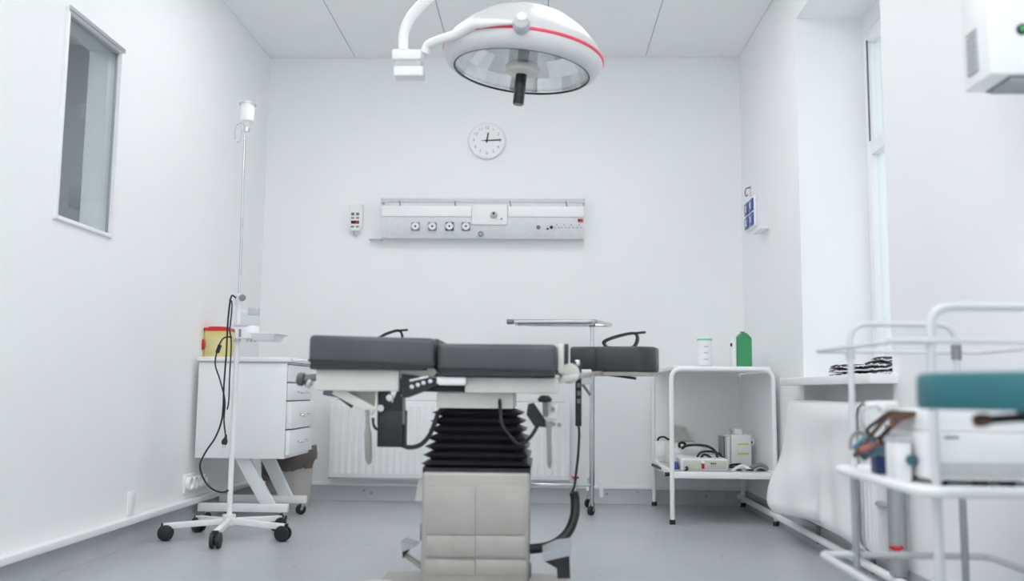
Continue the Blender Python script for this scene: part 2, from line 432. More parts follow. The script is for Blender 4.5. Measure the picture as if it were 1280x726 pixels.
# clock
c = PY(609, 177, YB)
t = thing('wall_clock', (c.x, YB, c.z - .12), 'round white wall clock showing quarter past twelve', 'clock')
MB().lathe([(0, 0), (.120, 0), (.123, .010), (.121, .020), (.116, .0275), (.110, .0275), (.109, .026), (0, .026)], (c.x, YB, c.z), (0, -1, 0), 48).build('case', plastic_m, t)
fc = MB().lathe([(0, .027), (.109, .027), (.109, .0275), (0, .0275)], (c.x, YB, c.z), (0, -1, 0), 48).build('face', white_m, t)
for h in range(1, 13):
    ang = PI / 2 - h * PI / 6; nx, nz = c.x + .085 * math.cos(ang), c.z + .085 * math.sin(ang)
    MB().text(str(h), .030, lambda v: (nx + v.x, YB - .0285 - v.z, nz + v.y)).build('numeral', mat('pale_grey_ink', (.36, .37, .40), .6), fc)
def hand(ang, L, wd, off, name, back=.015, mm=black_m):
    d = Vector((math.sin(ang), 0, math.cos(ang))); p = Vector((c.x, YB - off, c.z))
    MB().bar(p - d * back, p + d * L, wd, .0015, up=(0, -1, 0)).build(name, mm, t)
hand(math.radians(9), .052, .009, .030, 'hour_hand'); hand(math.radians(88), .092, .007, .032, 'minute_hand'); hand(math.radians(266), .035, .004, .034, 'second_hand', .01, ink_m)
MB().cyl((c.x, YB - .028, c.z), (c.x, YB - .037, c.z), .006).build('hand_pin', black_m, t)

# medical supply rail
YS = YB - .10
X0, X1, Z0, Z1 = rect(477, 255, 730, 298, YS)
zt = PY(600, 248, YS).z
t = thing('medical_supply_rail', ((X0 + X1) / 2, YB, Z0), 'long white medical gas and socket rail on the back wall', 'supply rail')
prof = [(YB, Z0 + .01), (YB - .075, Z0), (YS + .002, Z0 + .045), (YS, Z1 - .05), (YS + .012, Z1 - .004), (YB, Z1)]
MB().prism(prof, X0, X1, 'yz').build('body', mat('rail_grey_white', (.70, .71, .72), .4), t)
zu = PY(600, 271, YS).z
xc0, xc1 = PY(590, 270, YS).x, PY(634, 270, YS).x
MB().box(X0 + .004, xc0 - .004, YS - .008, YS + .01, zu, Z1 - .012, .003).build('cover_strip', white_m, t)
MB().box(xc1 + .004, X1 - .002, YS - .008, YS + .01, zu, Z1 - .012, .003).build('cover_strip', white_m, t)
MB().box(xc0, xc1, YS - .012, YS + .01, PY(600, 281, YS).z, Z1 - .006, .003).build('centre_panel', plastic_m, t)
MB().box(X0 - .002, X1 + .002, YS + .0, YS + .014, Z1 + .012, zt, .002).build('top_rail', mat('grey_white_rail', (.62, .63, .64), .4), t)
MB().box(X0 - .004, X0 + .002, YS - .004, YB, Z1 + .008, zt + .002).build('end_cap', grey_m, t)
MB().box(X1 - .002, X1 + .004, YS - .004, YB, Z1 + .008, zt + .002).build('end_cap', grey_m, t)
for px in (500, 569, 638, 708):
    x = PY(px, 255, YS).x; MB().bar((x - .004, YS - .004, zt - .018), (x + .004, YS - .004, Z1 - .016), .008, .006, up=(0, -1, 0)).build('bracket', midgrey_m, t)
MB().box(PY(459, 298, YS).x, X0, YB - .05, YB - .01, Z0 - .006, Z0 + .002, .002).build('side_bracket', grey_m, t)
for k, px in enumerate((519.5, 540.5, 562, 582.5)):
    p = PY(px, 283, YS)
    s = MB().box(p.x - .026, p.x + .026, YS - .010, YS + .01, p.z - .027, p.z + .027, .004).build('socket', navy_m if k == 2 else midgrey_m, t)
    MB().lathe([(0, 0), (.0235, 0), (.0235, .006), (.019, .008), (.017, .003), (0, .003)], (p.x, YS - .010, p.z), (0, -1, 0), 20).build('socket_ring', white_m, s)
    MB().lathe([(0, 0), (.007, 0), (.006, .006), (0, .006)], (p.x, YS - .012, p.z), (0, -1, 0), 12).build('socket_hole', black_m, s)
p = PY(617.5, 269, YS); v = MB().lathe([(0, 0), (.024, 0), (.022, .012), (.013, .016), (.012, .03), (0, .03)], (p.x, YS - .012, p.z), (0, -1, 0), 24).build('gas_outlet', grey_m, t)
MB().lathe([(0, 0), (.008, 0), (.007, .006), (0, .006)], (p.x, YS - .042, p.z + .004), (0, -1, 0), 12).build('outlet_core', black_m, v)
p = PY(627, 274, YS); MB().cyl((p.x, YS - .010, p.z), (p.x, YS - .018, p.z), .006, seg=12).build('button', midgrey_m, t)
p = PY(601, 292.5, YS); k = MB().lathe([(0, 0), (.017, 0), (.016, .012), (.010, .012), (.010, .006), (0, .006)], (p.x, YS - .0, p.z), (0, -1, 0), 20).build('round_socket', midgrey_m, t)
MB().lathe([(0, .005), (.010, .005), (.008, .0085), (0, .0085)], (p.x, YS, p.z), (0, -1, 0), 14).build('socket_core', grey_m, k)
p = PY(673, 284, YS); MB().lathe([(0, 0), (.013, 0), (.012, .01), (.006, .01), (.006, .004), (0, .004)], (p.x, YS, p.z), (0, -1, 0), 16).build('round_socket', midgrey_m, t)
for px, py, r in ((684.5, 286, .007), (689.3, 284, .011)):
    p = PY(px, py, YS); MB().lathe([(0, 0), (r, 0), (r * .8, .006), (0, .006)], (p.x, YS, p.z), (0, -1, 0), 14).build('jack', black_m, t)
for px in (696, 705, 714, 724):
    for dx, dy in ((0, -3), (-2.4, .5), (2.4, .5)):
        p = PY(px + dx, 284 + dy, YS); MB().cyl((p.x, YS + .001, p.z), (p.x, YS - .004, p.z), .0035, seg=8).build('pin_jack', ink_m, t)
p = PY(725.5, 275.5, YS); s = MB().box(p.x - .016, p.x + .016, YS - .012, YS, p.z - .009, p.z + .009, .001).build('label_plate', red_m, t)
MB().box(p.x - .016, p.x - .004, YS - .0126, YS - .011, p.z - .006, p.z + .006).build('label_mark', black_m, s)

# small control unit left of the rail
YT = YB - .05
X0, X1, Z0, Z1 = rect(436, 255, 452, 288, YT)
t = thing('wall_control_unit', ((X0 + X1) / 2, YB, Z0 - .06), 'small white control unit with green keys left of the rail', 'control unit')
xm = (X0 + X1) / 2
MB().prism([(X0, Z0 + .03), (X0, Z1), (X1, Z1), (X1, Z0 + .03), (X1 - .018, Z0), (X0 + .018, Z0)], YT, YB).build('body', plastic_m, t)
MB().lathe([(0, -.034), (.011, -.028), (.013, -.012), (.017, 0), (.010, .006), (0, .006)], (xm, YT + .02, Z0), (0, 0, 1), 16).build('nozzle', grey_m, t)
for i in range(2):
    for j in range(3):
        x = xm - .016 + .032 * i; z = Z1 - .065 - .026 * j - (.03 if j == 2 else 0)
        MB().box(x - .010, x + .010, YT - .004, YT + .002, z - (.009 if j == 0 else .005), z + (.009 if j == 0 else .005), .001).build('key', midgrey_m if j else mat('dark_green_key', (.08, .2, .12), .4), t)
z = Z1 - .118
d = MB().box(xm - .026, xm + .026, YT - .003, YT + .002, z - .010, z + .010, .001).build('display', black_m, t)
MB().box(xm + .006, xm + .018, YT - .0036, YT - .002, z - .007, z + .007).build('display_digit', red_m, d)
for sx in (X0 + .008, X1 - .008): MB().cyl((sx, YT, Z1 - .012), (sx, YT - .003, Z1 - .012), .003, seg=8).build('screw', grey_m, t)

# radiator on the back wall behind the table
def radiator(name, x0, x1, y0, y1, z0, z1, axis, label, n):
    c = ((x0 + x1) / 2, (y0 + y1) / 2, z0)
    t = thing(name, c, label, 'radiator')
    MB().box(x0, x1, y0, y1, z0, z1, .006).build('panel', white_m, t)
    m = MB()
    for i in range(n):
        u = (i + .5) / n
        if axis == 'x':
            x = x0 + .02 + (x1 - x0 - .04) * u; m.box(x - .012, x + .012, y0 - .003, y0 + .002, z0 + .03, z1 - .03, .0025, 1)
        else:
            y = y0 + .02 + (y1 - y0 - .04) * u; m.box(x0 - .003, x0 + .002, y - .012, y + .012, z0 + .03, z1 - .03, .005, 1)
    r = m.build('ribbing', white_m, t); return t
ra = rect(413, 500, 712, 602, YB - .10)
radb = radiator('panel_radiator', ra[0], ra[1], YB - .10, YB - .03, ra[2], ra[3], 'x', 'white ribbed panel radiator on the back wall behind the table', 34)
for x in (ra[0] + .2, ra[1] - .2): MB().box(x - .015, x + .015, YB - .035, YB, ra[2] + .1, ra[2] + .16).build('wall_bracket', trim_m, radb)
MB().box(ra[0] + .03, ra[1] - .03, YB - .09, YB - .04, ra[3] - .002, ra[3] + .004).build('top_grille', grey_m, radb)
MB().box(ra[0], ra[1], YB - .104, YB - .1, ra[2] - .0, ra[2] + .010).build('lower_rail', alu_m, radb)
def valve(parent, base, out, sgn=1):
    b, o = Vector(base), Vector(out)
    MB().cyl(b, b + o * .05, .012, seg=14).build('valve_body', chrome_m, parent)
    h = MB(); q = b + o * .058
    s = o.cross(Vector((0, 0, 1))).normalized()
    h.bar(q - s * .022 + Vector((0, 0, .010)), q, .012, .012, .002); h.bar(q, q + s * .022 + Vector((0, 0, .010)), .012, .012, .002); h.cyl(q - o * .01, q + o * .008, .009, seg=12)
    h.build('valve_handle', red_m, parent)
p = PY(719, 598, YB - .13)
MB().tube(fillet([(ra[1] - .01, YB - .07, p.z - .005), (p.x, YB - .07, p.z - .005), (p.x, YB - .07, .0)], .02), .008).build('supply_pipe', white_m, radb)
valve(radb, (p.x, YB - .075, p.z), (0, -1, 0))

# ================================================================== RIGHT WALL
# gas alarm panel (blue cells)
pa, pb = PX(930.5, 262, XR - .02), PX(941.5, 262, XR - .02)
z1, z0 = PX(936, 248, XR - .03).z, PX(936, 284, XR - .03).z
t = thing('alarm_panel', (XR, (pa.y + pb.y) / 2, z0), 'small wall panel of four blue cells by the back corner', 'wall panel')
ya, yb = sorted((pa.y, pb.y)); XP = XR - .016
MB().box(XP, XR, ya - .01, yb + .01, z0 - .008, z1 + .008, .004).build('housing', plastic_m, t)
for i in range(2):
    for j in range(2):
        y = ya + (yb - ya) * (.25 + .5 * i); z = z0 + (z1 - z0) * (.25 + .5 * j)
        s = MB().box(XP - .008, XP + .002, y - (yb - ya) * .215, y + (yb - ya) * .215, z - (z1 - z0) * .21, z + (z1 - z0) * .21, .003).build('cell', blue_m, t)
        MB().box(XP - .0095, XP - .007, y - .004, y + .012, z - .02, z + .02).build('cell_mark', white_m, s)
p = PX(934.5, 238, XR - .02)
t = thing('wall_hook', (XR, p.y, p.z - .03), 'small chrome wall hook above the blue panel', 'hook')
MB().box(XR - .006, XR, p.y - .015, p.y + .015, p.z - .04, p.z + .03, .002).build('plate', chrome_m, t)
MB().tube(catmull([(XR - .004, p.y, p.z + .02), (XR - .03, p.y, p.z + .01), (XR - .035, p.y, p.z - .02), (XR - .03, p.y, p.z - .035), (XR - .02, p.y, p.z - .025)]), .004, 8).build('hook_arm', darksteel_m, t)
p = PX(952, 288, XR - .02)
MB().box(XR - .05, XR, p.y - .10, p.y + .10, p.z - .006, p.z + .006, .002).build('wall_ledge', trim_m, loc=(XR, p.y, p.z), label='tiny white ledge on the right wall below the blue panel', cat='shelf')

# air purifier at the top right
Yf_, Yn_ = 2.30, 2.155
pf, pn = PY(1205, 117, Yf_), PY(1238, 92, Yn_)
xb = (pf.x + pn.x) / 2; zb = (pf.z + pn.z) / 2
t = thing('air_purifier', (XR, (Yf_ + Yn_) / 2, zb), 'white wall mounted air purifier with grey grille and green lamp', 'air purifier')
MB().box(xb, XR, Yn_, Yf_, zb, zb + .50, .008).build('body', white_m, t)
ga, gb = PX(1210, 70, xb), PX(1223, 60, xb)
gz1, gz0 = PX(1216, 38, xb).z, PX(1216, 94, xb).z
gr = MB().box(xb - .003, xb + .004, gb.y, ga.y, gz0, gz1, .001).build('side_grille', grey_m, t)
for i in range(9):
    z = gz0 + (gz1 - gz0) * (i + .5) / 9
    MB().box(xb - .007, xb - .002, gb.y + .004, ga.y - .004, z - .003, z + .003).build('grille_slat', shelf_m, gr)
vb = MB().box(xb + .05, XR - .02, Yn_ + .012, Yf_ - .012, zb - .003, zb + .002).build('bottom_vent', midgrey_m, t)
for i in range(5):
    y = Yn_ + .025 + i * (Yf_ - Yn_ - .05) / 4
    MB().box(xb + .055, XR - .03, y - .005, y + .005, zb - .009, zb - .003).build('vent_slat', grey_m, vb)
p = PY(1277, 37, Yn_)
lb = MB().lathe([(0, 0), (.013, 0), (.013, .006), (.010, .008), (0, .008)], (p.x, Yn_, p.z), (0, -1, 0), 20).build('lamp_bezel', black_m, t)
MB().lathe([(0, .006), (.0085, .006), (.006, .011), (0, .012)], (p.x, Yn_, p.z), (0, -1, 0), 16).build('indicator_lamp', led_m, lb)
MB().box(XR - .05, XR, Yn_ + .02, Yf_ - .02, zb - .07, zb - .002, .004).build('wall_bracket', grey_m, t)

# window-side radiator, pipe and floor pipe
ZR1 = PX(1020, 505, 1.20).z
rad2 = radiator('panel_radiator', 1.205, 1.265, 3.42, 4.50, .12, ZR1, 'y', 'white ribbed panel radiator under the window sill', 26)
for y in (3.6, 4.3): MB().box(1.250, 1.264, y, y + .03, 0, .125, .002).build('support_leg', midgrey_m, rad2)  # legs coloured mid grey so they read as shadowed
p = PX(990, 499, 1.21)
MB().lathe([(0, 0), (.018, 0), (.020, .01), (.020, .04), (.016, .045), (0, .045)], (1.245, 4.54, p.z - .02), (0, 1, 0), 18).build('thermostat_knob', grey_m, rad2)
pp = PX(1118, 640, 1.22)
MB().cyl((1.228, pp.y, .075), (1.228, pp.y, ZR1 - .06), .030, seg=24).build('riser_pipe', alu_m, rad2)
MB().cyl((1.215, pp.y, .30), (1.215, 3.43, .30), .012, seg=12).build('supply_pipe', chrome_m, rad2)
pv = PX(1121, 683, 1.17)
valve(rad2, (1.20, pp.y - .02, PY(1121, 687, pp.y - .08).z), (-.1, -.99, 0))
MB().tube([(1.222, YF + .02, .055), (1.222, 5.84, .055)], .016, 12).build('floor_pipe', trim_m, loc=(1.222, 4.6, .039), label='white heating pipe running along the foot of right wall', cat='pipe')

# white plastic sheet draped over that radiator
def sheet(u, v):
    y = 4.60 - u * (1.05 + .02 * v)
    fl = math.exp(-((u - .16) / .26) ** 2)
    z = ZR1 + .014 - v * (.505 + .03 * u + .012 * math.sin(8 * u))
    bel = math.sin(min(1, v * 1.02) * PI * .62) if v < .98 else .95
    x = 1.180 - v ** 1.3 * (.02 + .10 * fl * bel) + .015 * math.sin(10 * u + 4 * v) * v + .006 * math.sin(25 * u - 6 * v) * v + .004 * math.sin(14 * v + 5 * u)
    if v > .9: x += .03 * ((v - .9) / .1) ** 2
    if v < .12: x += (.12 - v) * .45; z = ZR1 + .014 - max(0, v - .05) * .40
    if u < .10: x += .055 * (1 - u / .10) ** 2 * min(1, v * 3)
    return (min(x, 1.262), y, z)
MB().grid(sheet, 60, 40).build('plastic_sheet', sheet_m, loc=(1.15, 4.2, .12), label='crumpled white plastic sheet draped over the radiator under the window', cat='sheet', solid=.002, angle=80)

# striped folded cloths on the sill
def folded(name, px0, px1, py0, py1, Xp, label, layers):
    a, b = PX(px0, py1, Xp), PX(px1, py1, Xp)
    y1, y0 = a.y, b.y; h = PX((px0 + px1) / 2, py0, Xp).z - SILLZ
    t = thing(name, (Xp + .09, (y0 + y1) / 2, SILLZ), label, 'cloth', 'folded striped cloths')
    for k in range(layers):
        za = SILLZ + h * k / layers; th = h / layers * .92
        sh = random.uniform(-.015, .015)
        def fn(u, v, za=za, th=th, k=k, sh=sh):
            ang = 2 * PI * v
            cx = .085 * (abs(math.cos(ang)) ** .5) * (1 if math.cos(ang) >= 0 else -1)
            cz = .5 * th * (abs(math.sin(ang)) ** .6) * (1 if math.sin(ang) >= 0 else -1)
            e = min(1, min(u, 1 - u) * 9) ** .5
            yy = y0 + (y1 - y0) * u + sh
            return (Xp + .09 + cx * (.85 + .15 * e), yy, za + .5 * th + cz * e + (.012 * math.sin(u * 7 + 1.3 * k) * (k / layers)) + .006 * math.sin(u * PI))
        MB().grid(fn, 18, 20).build('fold', stripe_m, t, angle=70)
folded('folded_cloth', 1074, 1121, 449, 472, 1.34, 'taller folded black and white striped cloth on the window sill', 4)
folded('folded_cloth', 1031, 1073, 457, 472, 1.34, 'flatter folded striped cloth at the far end of the sill', 3)

# ================================================================== LEFT WALL FITTINGS
pa, pb = PX(158, 628, XL), PX(167, 628, XL); z1, z0 = PX(162, 614, XL).z, PX(162, 642, XL).z
t = thing('wall_socket', (XL, (pa.y + pb.y) / 2, z0), 'single flat white socket plate low on the left wall', 'socket')
MB().box(XL, XL + .008, pa.y, pb.y, z0, z1, .003).build('plate', trim_m, t)
MB().box(XL + .007, XL + .011, pa.y + .012, pb.y - .012, z0 + .015, z1 - .015, .002).build('insert', plastic_m, t)
pa, pb = PX(228, 605, XL), PX(252, 600, XL); z1, z0 = PX(240, 592, XL).z, PX(240, 612, XL).z
t = thing('socket_strip', (XL, (pa.y + pb.y) / 2, z0), 'strip of four white sockets on the left wall by the cart', 'socket')
MB().box(XL, XL + .014, pa.y, pb.y, z0 - .005, z1 + .005, .004).build('plate', trim_m, t)
for i in range(4):
    y = pa.y + (pb.y - pa.y) * (i + .5) / 4
    MB().lathe([(0, .012), (.030, .012), (.034, .034), (.028, .036), (.025, .020), (0, .020)], (XL, y, (z0 + z1) / 2), (1, 0, 0), 20).build('socket', trim_m, t)

# ================================================================== CASTER HELPER
def caster(parent, x, y, ztop, r=.035, ang=0., mm=black_m, fork=chrome_m):
    d = Vector((math.cos(ang), math.sin(ang), 0)); s = Vector((-d.y, d.x, 0))
    c = Vector((x, y, r)) - d * r * .35
    w = MB()
    prof = [(0, -.010), (r * .72, -.011), (r * .95, -.009), (r, -.004), (r, .004), (r * .95, .009), (r * .72, .011), (0, .010)]
    w.lathe(prof, c, s, 20); wh = w.build('caster_wheel', mm, parent)
    f = MB()
    for k in (-1, 1): f.bar(c + s * .015 * k - Vector((0, 0, .004)), Vector((x, y, ztop - .012)) + s * .013 * k, .014, .003, up=s)
    f.cyl((x, y, ztop - .014), (x, y, ztop), .014, seg=12)
    f.build('caster_fork', fork, parent)

# ================================================================== LEFT DRAWER CART
CY0, CY1 = 4.75, 5.25
xa = PY(357, 510, CY0).x; xl = max(PY(241, 510, CY0).x, XL + .03)
zt, zb = PY(300, 449, CY0).z, PY(300, 573, CY0).z
t = thing('drawer_cart', ((xl + xa) / 2, (CY0 + CY1) / 2, 0), 'white drawer cart on a slanted frame against the left wall', 'cart')
MB().box(xl, xa, CY0, CY1, zb, zt - .012, .004).build('body', white_m, t)
MB().box(xl - .008, xa + .022, CY0 - .012, CY1 + .01, zt - .012, zt + .012, .005).build('worktop', plastic_m, t)
MB().box(xl + .002, xa - .004, CY0 - .003, CY0, zt - .020, zt - .013).build('shadow_strip', grey_m, t)  # grey strip painted in as the shade under the worktop
MB().tube(fillet([(xa + .02, CY0 + .03, zt - .002), (xa + .075, CY0 + .03, zt - .002), (xa + .075, CY1 - .03, zt - .002), (xa + .02, CY1 - .03, zt - .002)], .03), .007).build('push_handle', trim_m, t)
dz = [PY(357, y, CY0).z for y in (455, 478, 501, 537, 570)]
for k in range(4):
    z1, z0 = dz[k] - .004, dz[k + 1] + .004
    ex = (.012, .014, .03, .022)[k]
    d = MB().box(xa + .002, xa + ex, CY0 + .012, CY1 - .012, z0, z1, .003).build('drawer', white_m, t)
    MB().tube(fillet([(xa + ex, CY0 + .17, (z0 + z1) / 2), (xa + ex + .022, CY0 + .17, (z0 + z1) / 2 - .004), (xa + ex + .022, CY1 - .17, (z0 + z1) / 2 - .004), (xa + ex, CY1 - .17, (z0 + z1) / 2)], .012), .005, 8).build('handle', chrome_m, d)
    MB().box(xa + .0005, xa + .002, CY0 + .004, CY1 - .004, z1, z1 + .006).build('drawer_gap', midgrey_m, t)
for k, (Y, x0, x1, ya, yb) in enumerate(((4.83, 241, 360, 628, 640), (5.15, 275, 383, 618, 628.5))):
    a, b = PY(x0, ya, Y), PY(x1, yb, Y)
    ax = max(a.x, XL + .035)
    MB().box(ax, b.x, Y - .02, Y + .02, b.z, a.z, .003).build('foot_rail', trim_m, t)
    top = PY(303 if k == 0 else 332, 575, Y).x; bot = PY(335 if k == 0 else 357, 628, Y).x
    MB().hexa([(bot - .038, Y - .018, a.z - .001), (bot + .038, Y - .018, a.z - .001), (bot + .038, Y + .018, a.z - .001), (bot - .038, Y + .018, a.z - .001),
               (top - .038, Y - .018, zb + .001), (top + .038, Y - .018, zb + .001), (top + .038, Y + .018, zb + .001), (top - .038, Y + .018, zb + .001)], .003).build('slanted_leg', trim_m, t)
    for x in (ax + .04, b.x - .02): caster(t, x, Y, b.z, b.z * .46, .4 if x > -1.5 else 2.6)
MB().box(PY(335, 628, 4.83).x - .1, PY(335, 628, 4.83).x - .06, 4.85, 5.13, .06, .085, .003).build('cross_rail', trim_m, t)
CT = zt + .012

# sharps container
Ysh = CY0 + .12
X0, X1, Z0, Z1 = rect(251, 409, 284, 446, Ysh)
t = thing('sharps_container', ((X0 + X1) / 2, Ysh + .06, CT), 'yellow sharps container with red lid on the drawer cart', 'container')
hh = Z1 - Z0
def octo(x0, x1, y0, y1, c): return [(x0 + c, y0), (x1 - c, y0), (x1, y0 + c), (x1, y1 - c), (x1 - c, y1), (x0 + c, y1), (x0, y1 - c), (x0, y0 + c)]
MB().prism(octo(X0 + .012, X1, Ysh, Ysh + .12, .015), CT, CT + hh - .012, 'xy').build('body', yellow_m, t)
lid = MB().prism(octo(X0 + .008, X1 + .004, Ysh - .004, Ysh + .124, .017), CT + hh - .014, CT + hh + .002, 'xy').build('lid', red_m, t)
MB().prism(octo(X0 + .03, X1 - .02, Ysh + .01, Ysh + .11, .02), CT + hh + .002, CT + hh + .010, 'xy').build('lid_top', red_m, lid)
MB().lathe([(0, 0), (.030, 0), (.030, .006), (.022, .010), (0, .010)], (X0 + .014, Ysh + .006, CT + hh * .44), (-.75, -.66, 0), 20).build('side_flap', red_m, t)
MB().box(X0 + .03, X1 - .012, Ysh - .0015, Ysh + .001, CT + .02, CT + hh * .7, .001).build('label', mat('pale_yellow_label', (.66, .60, .30), .5), t)

# waste bin with liner
bx, by = -1.45 - .02, 5.47
bx = (PY(326, 610, 5.4).x + PY(387, 610, 5.4).x) / 2; br = (PY(387, 610, 5.4).x - PY(326, 610, 5.4).x) / 2
t = thing('waste_bin', (bx, by, 0), 'beige waste bin with dark liner behind the drawer cart', 'bin')
MB().lathe([(0, 0), (br * .86, 0), (br, .30), (br * 1.03, .30), (br * 1.03, .31), (br * .97, .31), (br * .84, .012), (0, .012)], (bx, by, 0), (0, 0, 1), 36).build('body', bin_m, t)
def liner(u, v):
    a = 2 * PI * u
    w = .012 * math.sin(3 * a) + .006 * math.sin(7 * a + 1) + .002 * math.sin(23 * a)
    zz = .345 - .02 * math.cos(a) + .035 * max(0, math.cos(a - .2)) ** 3
    zlow = .215 + .05 * math.cos(a - .3) + w
    if v < .35: k = v / .35; return (bx + (br * (.80 + .17 * k)) * math.cos(a), by + (br * (.80 + .17 * k)) * math.sin(a), .25 + (zz - .25) * k)
    k = (v - .35) / .65; rr = br * (1.02 + .05 * math.sin(PI * k)) + .006 + .006 * math.sin(11 * a + 6 * k) * (k + .2)
    return (bx + rr * math.cos(a), by + rr * math.sin(a), zz + (zlow - zz) * k + w * .3)
MB().grid(liner, 96, 14).build('bin_liner', binbag_m, t, angle=60)

# ================================================================== IV STAND
ic = Vector((-1.445, 4.30, 0)); RS = .285
t = thing('iv_stand', (ic.x, ic.y, 0), 'white iv stand on five black wheels before the drawer cart', 'iv stand')
hubz = PY(288, 651, 4.3).z
m = MB().cyl((ic.x, ic.y, hubz - .018), (ic.x, ic.y, hubz + .03), .030, seg=20).build('hub', white_m, t)
for px, py in ((199, 676), (270, 685), (363, 677), (340, 666), (248, 665)):
    q = PZ(px, py, 0); d = (Vector((q.x, q.y, 0)) - ic); d.z = 0; d.normalize()
    e = ic + d * RS
    MB().bar(ic + d * .02 + Vector((0, 0, hubz)), e + Vector((0, 0, hubz - .015)), .026, .026, .003).build('leg', white_m, t)
    MB().bar(e + Vector((0, 0, hubz - .015)), e + d * .008 + Vector((0, 0, hubz - .015)), .029, .029, .002).build('leg_cap', black_m, t)
    s = Vector((-d.y, d.x, 0)); cc = e - d * .012 + Vector((0, 0, .036)); r = .036
    mm = MB()
    for sg in (-1, 1): mm.lathe([(0, sg * .006), (r * .6, sg * .004), (r * .97, sg * .006), (r, sg * .012), (r * .93, sg * .022), (r * .5, sg * .026), (0, sg * .024)], cc, s, 20)
    mm.cyl(cc - s * .008, cc + s * .008, r * .6, seg=12)
    mm.build('caster_wheel', black_m, t)
    MB().cyl((cc.x, cc.y, .05), (cc.x, cc.y, hubz - .01), .008, seg=10).build('caster_stem', darksteel_m, t)
ptop = PY(306, 185, 4.3); pmid = PY(296, 372, 4.3)
MB().cyl((ic.x, ic.y, hubz), (ic.x + .004, ic.y, pmid.z), .0125, seg=16).build('lower_pole', white_m, t)
MB().cyl((ic.x + .004, ic.y, pmid.z - .02), (ptop.x - .003, ic.y, ptop.z + .06), .0055, seg=12).build('upper_pole', chrome_m, t)
kb = PY(303, 372, 4.28)
MB().lathe([(0, -.012), (.013, -.010), (.017, 0), (.013, .010), (0, .012)], kb, (.3, -1, 0), 8).build('clamp_knob', midgrey_m, t)
MB().cyl((ic.x + .004, ic.y, pmid.z), kb, .006, seg=10).build('clamp_screw', chrome_m, t)
MB().cyl((ic.x + .004, ic.y, pmid.z - .035), (ic.x + .004, ic.y, pmid.z + .02), .018, seg=16).build('height_collar', plastic_m, t)
a = PY(312, 385, 4.3); b = PY(324, 394, 4.3)
MB().box(a.x, b.x, 4.28, 4.31, b.z, a.z, .002).build('clamp_block', grey_m, t)
MB().bar((ic.x + .004, ic.y, (a.z + b.z) / 2), ((a.x + b.x) / 2, 4.295, (a.z + b.z) / 2), .012, .012, .002).build('clamp_arm', white_m, t)
# white holder head and tray carried by the pole
a = PY(297, 404, 4.3); b = PY(322, 424, 4.3)
h = MB().box(a.x, b.x, 4.26, 4.34, b.z, a.z - .012, .008).build('holder_head', white_m, t)
MB().box(a.x - .002, PY(314, 404, 4.3).x, 4.255, 4.345, a.z - .016, a.z - .008, .002).build('holder_lid', grey_m, h)
MB().box(PY(302.5, 411, 4.3).x, PY(305, 411, 4.3).x, 4.256, 4.262, b.z + .008, a.z - .03).build('scale_mark', midgrey_m, h)
a2 = PY(321, 418, 4.3); b2 = PY(351, 427, 4.3)
tr = MB().hexa([(a2.x + .01, 4.22, b2.z), (b2.x - .015, 4.22, b2.z), (b2.x - .015, 4.36, b2.z), (a2.x + .01, 4.36, b2.z), (a2.x, 4.20, a2.z), (b2.x, 4.20, a2.z), (b2.x, 4.38, a2.z), (a2.x, 4.38, a2.z)], .004).build('tray', trim_m, t)
MB().box(a2.x - .002, b2.x + .014, 4.195, 4.385, a2.z - .002, a2.z + .003, .001).build('tray_rim', trim_m, tr)
for px in (293, 299, 309, 314, 319):
    q = PY(px, 424, 4.27); MB().lathe([(0, -.012), (.005, -.012), (.007, -.004), (.007, .004), (0, .004)], q, (0, 0, 1), 10).build('holder_stud', grey_m, t)
MB().bar((ic.x + .01, ic.y, b.z + .02), (a.x + .01, ic.y, b.z + .02), .016, .016, .002).build('holder_bracket', white_m, t)
# bottle holder at the top
p = PY(309, 150, 4.3)
MB().lathe([(0, -.045), (.010, -.045), (.012, -.03), (.018, -.022), (.032, -.006), (.034, .06), (.030, .072), (.016, .078), (.014, .092), (0, .094)], p, (0, 0, 1), 24).build('bottle', plastic_m, t)
MB().tube([(p.x + .038 * math.cos(k * PI / 12), p.y + .038 * math.sin(k * PI / 12), p.z + .078) for k in range(24)], .003, 8, True).build('holder_ring', grey_m, t)
MB().cyl((p.x, p.y, p.z - .058), (p.x, p.y, p.z - .040), .015, seg=16).build('bottle_neck', chrome_m, t)
q = PY(298, 167, 4.3)
MB().tube([(q.x + .016 * math.sin(k * PI / 10), q.y - .005, q.z + .045 * math.cos(k * PI / 10)) for k in range(20)], .0022, 8, True).build('wire_hook', chrome_m, t)
MB().tube(catmull([(q.x, q.y - .005, q.z + .045), (q.x + .02, q.y - .002, q.z + .05), (p.x - .005, p.y, p.z - .05)]), .0022, 8).build('wire_stem', chrome_m, t)
